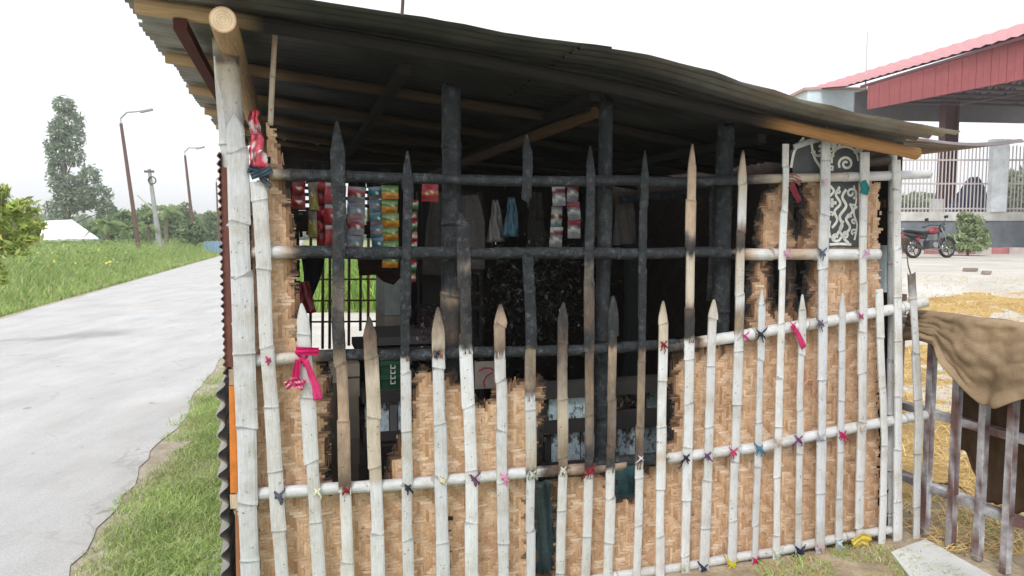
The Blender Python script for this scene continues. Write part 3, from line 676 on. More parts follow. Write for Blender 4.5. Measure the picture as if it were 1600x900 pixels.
def front_test(c):
    p = proj_np(c); jit = np.array([noise.noise(Vector((a * .09, b * .09, 0))) for a, b in p]) * 6
    j2 = np.array([noise.noise(Vector((a * .35, b * .35, 7))) for a, b in p]) * 7; q = p + np.stack([jit + j2, jit * .5 - j2], 1)
    keep = (q[:, 0] > 391 + (p[:, 1] - 282) * .018) & (q[:, 0] < 1374) & (p[:, 1] > 284)
    d = np.full(len(p), 1e9)
    for H in HOLES: keep &= ~in_poly(q, H); d = np.minimum(d, poly_dist(p, H))
    tear = in_poly(q, [(417, 188), (430, 200), (438, 235), (450, 290), (417, 290)]); keep |= tear & (p[:, 1] < 286)
    ch = np.clip(1 - (d + jit * 1.6) / 19, 0, 1) ** 1.5
    ch *= np.where(p[:, 0] < 480, .75, 1)
    big = np.clip(1 - d / 40, 0, 1) * .22 * (p[:, 1] < 560); ch = np.clip(ch + big * (p[:, 0] > 1150), 0, 1)
    dd = np.hypot(p[:, 0] - 1250, (p[:, 1] - 430) * .5); ch = np.clip(ch + .18 * np.clip(1 - dd / 50, 0, 1), 0, 1)
    # soot above the charred slot low down
    dd = np.hypot(p[:, 0] - 851, (p[:, 1] - 700) * .35); ch = np.clip(ch + .6 * np.clip(1 - dd / 22, 0, 1), 0, 1)
    ch = np.clip(ch + .20 * np.clip((p[:, 0] - 1150) / 180, 0, 1) * (.5 + jit / 7), 0, 1)
    return keep, ch
STRAWPAL = [(.46, .285, .17), (.60, .405, .265), (.69, .495, .345), (.80, .635, .475)]
woven('woven_mat', HP(0, .030, 0), U, -N, -.02, 3.06, .0, 2.1, .0128, front_test, STRAWPAL, hut, run=4, seed=5, fray=True)
def all_test(c): return np.ones(len(c), bool), np.zeros(len(c))
def back_test(c):
    q = c - np.array(A0); u = q @ np.array(U); z = c[:, 2]
    p = proj_np(c); keep = ~((p[:, 0] > 470) & (p[:, 0] < 601) & (p[:, 1] > 372) & (p[:, 1] < 548))
    for (xa, xb, ya, yb) in ((475, 482, 288, 326), (537, 545, 292, 330), (569, 577, 296, 345), (590, 598, 298, 325)): keep &= ~((p[:, 0] > xa) & (p[:, 0] < xb) & (p[:, 1] > ya) & (p[:, 1] < yb))
    keep &= z < np.array([roof_z(a, 3.6) for a in u]) + .01
    r = np.array([noise.noise(Vector(k) * 5) for k in c]); pass
    keep &= ~(np.random.default_rng(9).random(len(c)) < .0015)
    return keep, np.full(len(c), .0)
TBK = 3.6
TBK = 3.6
# floor of the hut
mb = MB(); q = [HP(-.02, .06, .03), HP(3.08, .06, .03), HP(3.08, TBK, .03), HP(-.02, TBK, .03)]
for p in q: mb.vert(p, (.10, .085, .07, 0))
for p in q: mb.vert(p - Vector((0, 0, .028)), (.10, .085, .07, 0))
for f in ((0, 1, 2, 3), (0, 4, 5, 1), (1, 5, 6, 2), (2, 6, 7, 3), (3, 7, 4, 0)): mb.face(*f)
mb.build('earth_floor', M_CONC, hut)

# roof ---------------------------------------------------------------
TF = -.34
edge_px = [(470, -2), (560, 12), (630, 22), (700, 33), (760, 46), (860, 62), (940, 70), (1010, 83), (1080, 101), (1190, 135), (1260, 156), (1360, 180), (1440, 192), (1492, 201)]
prof_r = [(HU(W(x, y, TF))[0], W(x, y, TF).z) for x, y in edge_px]
def roof_z(u, t=0): return (roof_raw(u - .13, t) + roof_raw(u, t) * 2 + roof_raw(u + .13, t)) / 4
def roof_raw(u, t=0):
    if u <= prof_r[0][0]: z = prof_r[0][1] + (prof_r[0][0] - u) * .075
    elif u >= prof_r[-1][0]: z = prof_r[-1][1] - (u - prof_r[-1][0]) * .1
    else:
        for (a, za), (b, zb) in zip(prof_r, prof_r[1:]):
            if u <= b: z = lerp(za, zb, (u - a) / (b - a)); break
    dip = z - (2.43 - .115 * (u + .4)); k = ss(.0, 1.2, t)     # the bent front edge straightens out further in
    return z - dip * k * .8 + .006 * noise.noise(Vector((u * 1.5, t * 2, 0)))
URT = prof_r[-1][0]; ULF = -.40
def tin_col(u, t):
    r = noise.noise(Vector((u * 3, t * 3, 1))) * .25
    soot = ss(-.22, .18, u + r * .4) * (1 - ss(2.6, 3.1, u + r) * .5)
    front = 1 - ss(-.30, -.02, t + r * .25)         # the overhang the fire did not reach
    front *= .06 + .94 * ss(1.25, 2.3, u + r)
    s = min(1, max(0, soot * (1 - front) ))
    clean = (.27, .262, .225); rust = (.19, .10, .06); k = ss(-.1, .45, noise.noise(Vector((u * 6, t * 1.5, 8))))
    base = tuple(lerp(clean[i], rust[i], k * .45) for i in range(3)); so_ = (.027, .026, .026)
    lt = noise.noise(Vector((u * 2.2, t * 2.2, 30)))
    so_ = tuple(c * (1 + 2.6 * max(0, lt)) for c in so_)
    return tuple(lerp(base[i], so_[i], s ** .6) for i in range(3)) + (0,)
def roof_sheet(u0, u1, t0, t1, lift, tearfront=0, name='roof_sheet', colf=tin_col, zf=roof_z):
    WL = .075; mb = MB(); nt_ = max(8, int((t1 - t0) / WL * 8)); us = fr(u0, u1, max(6, int((u1 - u0) / .07)))
    rows = []
    for i, u in enumerate(us):
        row = []
        for k in range(nt_ + 1):
            t = lerp(t0, t1, k / nt_)
            uu = u
            if i in (0,): uu = u + .010 * noise.noise(Vector((t * 9, 4, u)))
            tt = t + (tearfront * .02 * noise.noise(Vector((u * 7, 2, 1))) if k == 0 else 0)
            z = zf(uu, t) + lift + .0125 * math.sin(2 * math.pi * t / WL)
            row.append(mb.vert(HP(uu, tt, z), colf(u, t)))
        rows.append(row)
    for a, b in zip(rows, rows[1:]):
        for k in range(nt_): mb.face(a[k], a[k + 1], b[k + 1], b[k])
    o = mb.build(name, M_TIN, hut, smooth=True)
    return o
t0 = TF; k = 0
while t0 < 3.85:
    t1 = t0 + .675
    roof_sheet(ULF + (.0 if k % 2 else .02), 1.35, t0, t1 + .05, .004 * (k % 2), 1 if k == 0 else 0)
    roof_sheet(1.22, URT + (.0 if k % 2 else .03), t0, t1 + .05, -.007 + .004 * (k % 2), 1 if k == 0 else 0)
    t0 = t1; k += 1
# loose sheet poking out past the right end
def zr(u, t): return 2.085 + .03 * (u - 3.2) + .015 * math.sin(u * 6)
roof_sheet(2.95, 4.3, .35, 1.0, 0, 0, 'roof_sheet', lambda u, t: (.16, .14, .15, 0) if noise.noise(Vector((u * 4, t * 4, 0))) > 0 else (.10, .07, .06, 0), zr)

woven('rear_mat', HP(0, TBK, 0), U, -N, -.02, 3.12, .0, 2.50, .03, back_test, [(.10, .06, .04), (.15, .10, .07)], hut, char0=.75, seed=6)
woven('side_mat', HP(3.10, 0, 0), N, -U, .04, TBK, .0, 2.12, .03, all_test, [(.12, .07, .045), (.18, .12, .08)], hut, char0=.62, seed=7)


def wood_log(name, pos, r, cf, seg=12, mat=None):
    mb = MB(); pp = []
    for a, b in zip(pos, pos[1:]):
        for k in range(10): pp.append(Vector(a).lerp(Vector(b), k / 10))
    pp.append(Vector(pos[-1])); rn = random.random() * 40
    sc = [1 + .10 * noise.noise(Vector((k * .35, rn, 0))) for k in range(len(pp))]
    mb.sweep(pp, [(r * math.cos(2 * math.pi * k / seg), r * math.sin(2 * math.pi * k / seg)) for k in range(seg)],
             Vector((0, 0, 1)) if abs((pp[-1] - pp[0]).normalized().z) < .8 else -N, sc, lambda i, j: cf(i / (len(pp) - 1)))
    return mb.build(name, mat or M_WOOD, hut, smooth=False)
ORANGE = (.42, .225, .10, 0); WBR = (.24, .14, .08, 0); SOOT = (.026, .023, .022, 0); SMO = (.11, .07, .045, 0); WPALE = (.50, .34, .20, 0)
def mixc(a, b, f): f = min(1, max(0, f)); return tuple(lerp(a[i], b[i], f) for i in range(4))
# front rafter: bare wood at both ends, charred between
rp = [(212, 8), (330, 25), (435, 42), (560, 62), (760, 96), (1000, 146), (1190, 188), (1330, 219), (1432, 240)]
wood_log('rafter', [W(x, y, -.10) for x, y in rp], .029, lambda f: mixc(WPALE, SOOT, (f - .15) * 14) if f < .6 else mixc(SOOT, ORANGE, (f - .745) * 25))
for k, t in enumerate((.72, 1.5, 2.25, 3.0, 3.6)):
    pos = [HP(u, t, roof_z(u, t) - .045) for u in (-.36, .3, 1.0, 1.7, 2.4, 3.1)]
    wood_log('rafter', pos, .027, (lambda t: (lambda f: mixc(WPALE, mixc(SMO, SOOT, f * 1.2), (f - .06) * 9)))(t))
wood_log('brace', [W(930, 176, .35), HP(1.10, 2.2, 1.98)], .030, lambda f: mixc((.13, .08, .05, 0), (.05, .035, .028, 0), f * 1.3))
# purlins running back into the hut
for (u, zz, cc) in ((-.19, .085, (.10, .035, .03, 0)), (.62, .10, SOOT), (1.45, .10, SOOT), (2.3, .10, SOOT)):
    mb = MB(); p = [HP(u, -.12 if u < 0 else .06, roof_z(u, 0) - zz), HP(u, TBK, roof_z(u, 3) - zz)]
    mb.sweep(p, [(-.022, -.02), (.022, -.02), (.022, .02), (-.022, .02)], Vector((0, 0, 1)), None, lambda i, j: cc); mb.build('purlin', M_WOOD, hut)
# eave log on the left post: sawn end faces out
c0 = W(348, 31, -.30); c1 = c0 + N * 3.9 + Vector((0, 0, -.06)); rlog = .044
wood_log('eave_log', [c0, c0.lerp(c1, .5), c1], rlog, lambda f: (.40, .26, .15, 0), 18)
mb = MB(); b0 = c0 - N * .001
rings = 9; seg = 22; idx = []
for i in range(rings + 1):
    rr_ = rlog * .985 * i / rings; row = []
    for s in range(seg):
        a = 2 * math.pi * s / seg; cc = (.60, .47, .31, 0) if i % 2 else (.47, .34, .21, 0)
        if i >= rings - 0: cc = (.30, .19, .11, 0)
        row.append(mb.vert(b0 - N * .002 + U * (rr_ * math.cos(a)) + Vector((0, 0, 1)) * (rr_ * math.sin(a)), cc))
    idx.append(row)
for a, b in zip(idx, idx[1:]):
    for s in range(seg): mb.face(a[s], b[s], b[(s + 1) % seg], a[(s + 1) % seg])
mb.build('sawn_end', M_PAINT, hut)
mb = MB(); mb.tube([W(335, 88, -.02), W(338, 120, -.02), W(347, 160, -.02), W(353, 205, -.02)], .0035, 6, (.6, .6, .6, 0)); mb.build('cord', M_CLOTH, hut)
mb = MB(); mb.tube([W(630, -10, TF), W(629, 10, TF), W(628, 24, TF)], .006, 6, (.08, .05, .04, 0)); mb.build('roof_wire', M_RUST, hut)

# left side wall: corrugated sheets seen on edge, and the battens they are nailed to
def side_sheet(px, y0, y1, wl, amp, colr, name):
    mb = MB(); z1 = W(px, y0, 0).z; z0 = W(px, y1, 0).z; u = HU(W(px, (y0 + y1) / 2, 0))[0]; n = int((z1 - z0) / wl * 8); rows = []
    for th in (0, .004):
        for t in (-.012, TBK):
            rows.append([mb.vert(HP(u + th + amp * math.sin(2 * math.pi * k / 8) * (1 + .2 * noise.noise(Vector((k, t, 1)))) + .006 * noise.noise(Vector((k * .3, t * 2, 0))), t, lerp(z0, z1, k / n)), colr(k / n)) for k in range(n + 1)])
    for a, b in ((0, 1), (2, 3), (0, 2), (1, 3)):
        for k in range(n): mb.face(rows[a][k], rows[a][k + 1], rows[b][k + 1], rows[b][k])
    return mb.build(name, M_TIN, hut, smooth=False)
side_sheet(346, 238, 590, .028, .0045, lambda f: (.16, .075, .055, 0), 'side_sheet')
side_sheet(351, 596, 1130, .078, .016, lambda f: (.28, .26, .24, 0) if f > .3 else (.20, .14, .11, 0), 'side_sheet')
def batten(pts, wpx, c, t, mat=M_PAINT, depth=.03, name='batten'):
    mb = MB(); p = [W(x, y, t) for x, y in pts]; h = wpx / 2 * p[0].y / F
    mb.sweep(p, [(-h, -depth / 2), (h, -depth / 2), (h, depth / 2), (-h, depth / 2)], -N, None, lambda i, j: c); return mb.build(name, mat, hut)
batten([(354, 262), (356, 400), (360, 572)], 15, (.16, .06, .045, 0), .012)
batten([(364, 602), (366, 768)], 11, (.62, .20, .035, 0), .010)
batten([(366, 576), (367, 600)], 16, (.50, .36, .25, 0), .016, M_WOOD)
batten([(370, 770), (371, 792)], 20, (.62, .50, .36, 0), .016, M_WOOD)
batten([(375, 796), (380, 1120)], 14, (.38, .17, .08, 0), .012, M_WOOD)

# printed panel with white scrollwork behind the right end stakes
mb = MB(); poly = [(1234, 236), (1262, 214), (1285, 216), (1300, 211), (1318, 211), (1334, 222), (1345, 245), (1341, 275), (1343, 386), (1290, 386), (1289, 288), (1240, 278)]
f0 = [mb.vert(W(x, y, .022), (.075, .08, .085, 0)) for x, y in poly]; f1 = [mb.vert(W(x, y, .026), (.075, .08, .085, 0)) for x, y in poly]
mb.face(*f0); mb.face(*f1[::-1])
for i in range(len(poly)): j = (i + 1) % len(poly); mb.face(f0[i], f1[i], f1[j], f0[j])
panel = mb.build('printed_panel', M_PAINT, hut)
mb = MB()
def scroll(pts, wpx=3.2):
    wpx *= 1.35
    # smooth a pixel path, then lay a flat printed ribbon on the panel
    q = []
    for i in range(len(pts) - 1):
        a, b, c, d = pts[max(0, i - 1)], pts[i], pts[i + 1], pts[min(len(pts) - 1, i + 2)]
        for k in range(6):
            f = k / 6; q.append(tuple(.5 * (2 * b[m] + (c[m] - a[m]) * f + (2 * a[m] - 5 * b[m] + 4 * c[m] - d[m]) * f * f + (3 * b[m] - a[m] - 3 * c[m] + d[m]) * f ** 3) for m in (0, 1)))
    q.append(pts[-1]); h = wpx / 2 * 3.5 / F
    mb.sweep([W(x, y, .0212) for x, y in q], [(-h, 0), (h, 0), (h, .0006), (-h, .0006)], -N, None, lambda i, j: (.72, .71, .66, 0))
def spiral(cx, cy, r, turns, a0, s=1, wpx=3.2, shrink=.15):
    n = int(turns * 10); scroll([(cx + r * (1 - (1 - shrink) * k / n) * math.cos(a0 + s * turns * 2 * math.pi * k / n), cy + r * (1 - (1 - shrink) * k / n) * math.sin(a0 + s * turns * 2 * math.pi * k / n)) for k in range(n + 1)], wpx)
spiral(1322, 256, 12, 1.5, 2.6, 1, 3); spiral(1320, 250, 21, .55, 2.9, 1, 2.6, 1); spiral(1318, 248, 29, .5, 3.0, 1, 3.0, 1)
for k in range(8): a = math.pi + k * math.pi / 8; spiral(1320 + 31 * math.cos(a) * .8, 244 + 30 * math.sin(a), 4.2, 1, 0, 1, 2.2, 1)
for k in range(5): a = 3.4 + k * .45; spiral(1320 + 24.5 * math.cos(a) * .8, 249 + 24 * math.sin(a), 1.6, 1, 0, 1, 2.2, 1)
spiral(1281, 232, 14, .8, 2.8, -1, 3); spiral(1280, 238, 8, .9, 3.5, -1, 2.5); scroll([(1268, 225), (1272, 245), (1282, 262), (1285, 272)], 3)
scroll([(1256, 215), (1246, 228), (1240, 240), (1236, 262)], 3.4)
spiral(1330, 302, 9, 1.3, 1.2, -1, 3); scroll([(1322, 296), (1316, 308), (1322, 322), (1312, 338), (1316, 352), (1308, 366), (1300, 376)], 3.6)
scroll([(1312, 292), (1306, 304), (1313, 318), (1304, 330), (1308, 344), (1300, 356)], 3.2); scroll([(1328, 318), (1332, 330), (1322, 342), (1328, 356), (1318, 370), (1326, 380)], 3.4)
spiral(1306, 370, 8, 1.1, 0, 1, 3); spiral(1320, 366, 6, 1.1, 2, -1, 2.6); scroll([(1296, 290), (1303, 298), (1297, 306)], 3); scroll([(1300, 310), (1300, 324)], 4); scroll([(1294, 317), (1307, 317)], 4)
for (cx, cy, r_, a0, sg_) in ((1334, 322, 5, 0, 1), (1298, 334, 4, 1, -1), (1335, 362, 5, 2, 1), (1310, 300, 4, 3, 1), (1326, 338, 4, .5, -1), (1337, 236, 4, 0, 1), (1306, 232, 5, 2, 1), (1300, 262, 4, 1, 1), (1262, 250, 6, 2, -1), (1270, 236, 4, 0, 1)):
    if cx > 1290: spiral(cx, cy, r_, 1.1, a0, sg_, 2.2)
scroll([(1334, 290), (1338, 312), (1334, 332), (1339, 352), (1335, 375)], 2.4); scroll([(1318, 345), (1312, 360), (1320, 374)], 3)
scroll([(1296, 382), (1312, 381), (1330, 382)], 3); scroll([(1297, 345), (1295, 360), (1298, 372)], 3); spiral(1334, 345, 4, .9, 1, 1, 2.6)
mb.build('scroll_print', M_PAINT, panel)
# pink scrawl on the matting
mb = MB(); q = [(1256, 627), (1255, 612), (1256, 600), (1262, 593), (1271, 594), (1275, 602), (1273, 612), (1277, 622)]
mb.sweep([W(x, y, .0165) for x, y in q], [(-.003, 0), (.003, 0), (.003, .001), (-.003, .001)], -N, None, lambda i, j: (.62, .28, .24, 0)); mb.build('chalk_mark', M_PAINT, hut)

# cloth ties ---------------------------------------------------------
TIEC = {'pink': (.58, .05, .17), 'mag': (.52, .02, .12), 'pur': (.16, .06, .15), 'dark': (.035, .035, .06), 'navy': (.03, .04, .09), 'red': (.25, .02, .03), 'cream': (.60, .55, .42),
        'blue': (.08, .20, .30), 'yel': (.70, .52, .06), 'white': (.68, .64, .62), 'grey': (.13, .12, .17), 'teal': (.03, .20, .20), 'pale': (.55, .38, .45), 'lpink': (.75, .30, .42)}
def tie(px, py, c, s=1.0, tails=2, seed=0, name='cloth_tie'):
    rn = random.Random(seed * 7 + int(px)); mb = MB(); col = tuple(q * rn.uniform(.65, 1) for q in TIEC[c]); s *= rn.uniform(.72, .95); t = -.040; k = s * .0016
    def rib(p, w0, w1):
        n = len(p); pr = [(-1, -.18), (-.5, .22), (.1, .05), (.6, .3), (1, -.1), (0, -.35)]
        q = []
        for i in range(n - 1):
            for m in range(4): q.append(Vector(p[i]).lerp(Vector(p[i + 1]), m / 4))
        q.append(Vector(p[-1]))
        q = [a + Vector((0, 0, 1)) * .0015 * noise.noise(a * 90) + U * .002 * noise.noise(a * 80 + Vector((9, 0, 0))) for a in q]
        mb.sweep(q, pr, -N, [lerp(w0, w1, i / (len(q) - 1)) * rn.uniform(.75, 1.2) for i in range(len(q))],
                 lambda i, j: tuple(ch * (1 + .25 * (rn.random() - .5)) for ch in col) + (0,))
    jx = [rn.uniform(.55, 1.25) for _ in range(4)]
    def at(dx, dy, dt=0): q_ = jx[(dx > 0) * 2 + (dy > 0)]; return W(px + dx * s * q_, py + dy * s * q_, t + dt)
    rib([at(-10, -11, .03), at(-7, -7), at(0, 0, -.004), at(7, 6), at(9, 10, .03)], 3.2 * k, 3.2 * k)
    rib([at(10, -11, .03), at(7, -6), at(0, 0, -.006), at(-7, 6), at(-9, 10, .03)], 3.2 * k, 2.8 * k)
    rib([at(-4, -3, -.008), at(0, 1, -.011), at(4, 3, -.008)], 5.5 * k, 5.5 * k)
    for m in range(tails):
        a = rn.uniform(-1, 1); L = rn.uniform(10, 19)
        rib([at(0, 1, -.008), at(a * 6, 6, -.012), at(a * 10, L * .7, -.010), at(a * 13 + rn.uniform(-3, 3), L, -.006)], 3.0 * k, 2.2 * k)
    return mb.build(name, M_CLOTH, hut)
TIES = [(420, 562, 'pink', .9), (435, 775, 'grey', 1.25), (495, 768, 'white', 1), (541, 766, 'red', .9), (637, 762, 'dark', 1), (692, 752, 'cream', .9), (741, 748, 'pur', 1), (788, 746, 'lpink', 1),
        (832, 741, 'cream', .9), (880, 734, 'white', .8), (922, 735, 'red', .9), (1002, 716, 'white', .7), (1072, 715, 'dark', 1), (1105, 712, 'pur', 1), (1146, 706, 'pink', 1), (1187, 701, 'blue', 1.1), (1217, 691, 'cream', .8), (1248, 687, 'pur', 1),
        (1283, 683, 'pale', .8), (1317, 679, 'mag', 1.1), (1347, 668, 'white', .8), (1164, 525, 'pink', .7), (1189, 522, 'dark', 1), (1240, 508, 'pink', .8), (1282, 504, 'grey', 1), (1346, 494, 'pink', .8),
        (1230, 396, 'pale', .8), (1285, 394, 'grey', 1.1), (1355, 394, 'pale', .9), (1289, 284, 'white', 1), (1100, 888, 'navy', 1.2), (1144, 882, 'yel', 1.2), (1181, 876, 'mag', .9), (1215, 866, 'white', .9),
        (1250, 861, 'navy', 1.3), (1282, 855, 'pale', .9), (1312, 849, 'white', .9), (1037, 538, 'red', .8), (683, 551, 'dark', .6), (1067, 887, 'cream', .7)]
for i, (x, y, c, s) in enumerate(TIES): tie(x, y, c, s, 2 if s > .75 else 1, i)
def cloth_strip(name, pts, w0, w1, col, t=-.05, parent=hut, mat=M_CLOTH, n=5, th=.003, fold=.006):
    mb = MB(); q = []
    for (a, b) in zip(pts, pts[1:]):
        for k in range(n): q.append((lerp(a[0], b[0], k / n), lerp(a[1], b[1], k / n)))
    q.append(pts[-1]); P = [W(x, y, t) for x, y in q]; m = 7
    prof = [(lerp(-1, 1, k / (m - 1)), 0) for k in range(m)] + [(lerp(1, -1, k / (m - 1)), -.01) for k in range(m)]
    def off(i, j, tt):
        jj = j if j < m else 2 * m - 1 - j
        return (-N) * (fold * math.sin(jj * 2.1 + i * .35) + (.0 if j < m else -th)) + U * .002 * noise.noise(Vector((i * .7, jj, 0)))
    hw = [lerp(w0, w1, i / (len(q) - 1)) / 2 * P[i].y / F for i in range(len(q))]
    mb.sweep(P, prof, -N, [(h, .01) for h in hw], (lambda i, j: col(i / (len(q) - 1), j)) if callable(col) else (lambda i, j: (*col, 0)), True, True, off)
    return mb.build(name, mat, parent, smooth=True)
# large magenta bow on the third stake
tie(474, 562, 'mag', 1.2, 1, 77, 'cloth_bow')
cloth_strip('cloth_bow', [(462, 548), (498, 549)], 13, 12, TIEC['mag'], -.052)
cloth_strip('cloth_bow', [(478, 562), (486, 585), (494, 605), (497, 625)], 8, 15, TIEC['pink'], -.056)
cloth_strip('cloth_bow', [(466, 562), (463, 580), (461, 600)], 9, 13, TIEC['mag'], -.05)
cloth_strip('cloth_bow', [(446, 603), (460, 597), (476, 602)], 12, 18, lambda f, j: (*(TIEC['mag'] if (j + int(f * 9)) % 4 else (.75, .5, .55)), 0), -.055, fold=.010)
cloth_strip('cloth_tie', [(1238, 508), (1246, 522), (1257, 543)], 6, 10, TIEC['pink'], -.04)
cloth_strip('cloth_tie', [(1348, 283), (1352, 295), (1350, 303)], 12, 15, TIEC['teal'], -.045)
cloth_strip('cloth_tie', [(1235, 287), (1241, 300), (1250, 315)], 12, 9, (.22, .04, .06), -.030)
cloth_strip('cloth_tie', [(1228, 275), (1240, 277), (1252, 285)], 8, 12, (.25, .10, .10), -.022)
cloth_strip('cloth_tie', [(1332, 850), (1347, 840), (1360, 846)], 14, 20, (.66, .50, .10), -.045, fold=.01)
cloth_strip('cloth_tie', [(1345, 848), (1338, 866), (1336, 878)], 24, 26, (.60, .48, .32), -.04, fold=.008)
cloth_strip('cloth_wrap', [(388, 262), (402, 268), (420, 276)], 14, 16, (.05, .075, .10), -.045, fold=.010)
cloth_strip('cloth_wrap', [(392, 276), (410, 270), (425, 264)], 10, 12, (.07, .10, .13), -.052, fold=.008)
cloth_strip('cloth_wrap', [(408, 276), (418, 288), (424, 293)], 10, 8, (.10, .11, .12), -.045)

# red and white wrapper hanging beside the left post
def wrapcol(f, j):
    q = int(f * 9 + 2.6 * noise.noise(Vector((f * 5, (j if j < 7 else 13 - j) * .55, 3))) + 4) % 4
    return (*((.60, .04, .08) if q in (0, 1) else (.75, .73, .74) if q == 2 else (.28, .05, .06)), 0)
wr = cloth_strip('plastic_wrapper', [(398, 172), (397, 195), (402, 215), (400, 235), (404, 262)], 12, 30, wrapcol, -.045, None, M_FOIL, fold=.014)
for v_ in wr.data.vertices:
    q_ = noise.noise_vector(v_.co * 26); v_.co += q_ * .017
tag(wr, 'torn red and white plastic wrapper hanging beside the top of the left post', 'wrapper')

# ------------------------------------------------------------------ things inside the hut
def sachet_mesh(cols, w_, h_, seed):
    """puffed foil sachet with crimped ends; cols is a list of bands top to bottom"""
    mb = MB(); nx, ny = 6, 9; rn = random.Random(seed)
    for sgn in (1, -1):
        b = len(mb.v)
        for j in range(ny + 1):
            for i in range(nx + 1):
                fx, fy = i / nx, j / ny; puff = math.sin(math.pi * fx) ** .7 * math.sin(math.pi * min(1, max(0, (fy - .08) / .84))) ** .6
                cc = tuple(q * (.80 + .25 * noise.noise(Vector((fx * 4, fy * 5, seed)))) for q in cols[min(len(cols) - 1, max(0, int((fy + .05 * math.sin(fx * 5 + seed)) * len(cols))))])
                if .35 < fy < .62 and .25 < fx < .75 and rn.random() < .35: cc = (.75, .72, .66)
                mb.vert(((fx - .5) * w_ * (1 - .06 * puff), -sgn * (.0012 + .010 * puff + .0012 * rn.random()), -fy * h_), (*cc, 0))
        for j in range(ny):
            for i in range(nx):
                a = b + j * (nx + 1) + i; q = (a, a + nx + 1, a + nx + 2, a + 1); mb.f.append(q if sgn > 0 else q[::-1])
    me_o = mb.build('sachet', M_FOIL, None, smooth=True); me = me_o.data; bpy.data.objects.remove(me_o); return me
rn_t = random.Random(5)
def sachet_strip(px, py, wpx, hpx, n, cols, t, label, seed=0, tilt=0):
    top = W(px, py, t); s = top.y / F; w_, h_ = wpx * s, hpx * s / n * .985
    root = thing('sachet_strip', label, 'sachets', tuple(top), TH, 'strips of foil sachets hanging inside the hut'); root.rotation_euler = (0, R(tilt or rn_t.uniform(-2.5, 2.5)), TH)
    mes = [sachet_mesh(c, w_, h_, seed + i) for i, c in enumerate(cols)]
    for k in range(n):
        o = link('sachet', mes[k % len(mes)], root, True); o.location = (0, .004 * ((k % 2) * 2 - 1), -k * hpx * s / n); o.rotation_euler = (random.uniform(-.2, .2), random.uniform(-.08, .08), random.uniform(-.5, .5))
    mb = MB(); mb.tube([(0, 0, -.002), (0, .002, .03), (0, 0, .07)], .0014, 5, (.08, .08, .08, 0), Vector((0, 1, 0))); mb.build('string', M_CLOTH, root, local=True)
RED, DRED, GRN, LGR, ORG, YEL, TEAL, BLU, WHT, GRY, OLV, DGR = (.42, .015, .03), (.20, .01, .02), (.10, .26, .06), (.35, .45, .20), (.60, .20, .03), (.65, .42, .06), (.02, .16, .20), (.16, .26, .36), (.6, .6, .58), (.26, .26, .30), (.30, .26, .05), (.01, .07, .04)
sachet_strip(466, 284, 20, 42, 2, [[DRED, RED, DRED]], .45, 'short dark red sachet strip nearest the torn matting on the left', 1)
sachet_strip(488, 285, 14, 86, 2, [[(.16, .13, .09)] * 2 + [OLV] * 3], .5, 'plain olive yellow sachet strip hanging left of the red ones', 2)
sachet_strip(503, 280, 16, 104, 5, [[DRED, RED, RED, DRED]], .52, 'plain dark red sachet strip between the olive and the bright red ones', 3)
sachet_strip(518, 286, 18, 98, 3, [[WHT, RED, RED, RED, RED, DRED]], .48, 'bright red sachet strip with white bands', 4)
sachet_strip(534, 290, 14, 90, 4, [[GRY, DGR, DGR, (.08, .12, .12)]], .46, 'dark bottle green sachet strip behind the tall charred stake', 5)
sachet_strip(557, 292, 27, 100, 4, [[GRY, RED, DRED, GRY, GRY], [GRY, BLU, GRY, (.4, .2, .22)]], .5, 'wide grey sachet strip with dark red bands', 6)
sachet_strip(585, 292, 20, 98, 5, [[BLU, TEAL, TEAL, (.25, .16, .18)], [BLU, BLU, (.3, .2, .22), TEAL]], .5, 'teal and pale blue sachet strip', 7)
sachet_strip(609, 290, 26, 128, 6, [[GRN, LGR, GRN, YEL, ORG, ORG]], .48, 'green and orange sachet strip, the longest with gold bands', 8)
sachet_strip(646, 312, 15, 128, 8, [[RED, WHT, GRN, DGR], [DGR, ORG, WHT, RED]], .55, 'narrow red, white and green sachet strip beside the thin charred stake', 9)
sachet_strip(672, 288, 26, 27, 1, [[RED, RED, ORG, RED, RED]], .5, 'single red packet hanging left of the thick charred post', 10)
sachet_strip(872, 290, 20, 96, 3, [[WHT, DRED, GRY, WHT, GRY], [GRY, WHT, DRED, WHT, (.2, .32, .32)]], .7, 'grey and white sachet strip, the left one near the middle of the hut', 11)
sachet_strip(895, 288, 20, 84, 3, [[RED, DRED, GRY, WHT, GRY, GRY]], .72, 'red and grey sachet strip, the right one near the middle of the hut', 12)
# cord the strips hang from
mb = MB(); mb.tube([HP(.1, .5, 1.92), HP(.5, .5, 1.905), HP(1.0, .5, 1.92), HP(1.6, .6, 1.9), HP(2.0, .7, 1.93)], .002, 6, (.03, .03, .03, 0)); mb.build('hanging_line', M_CLOTH, hut)

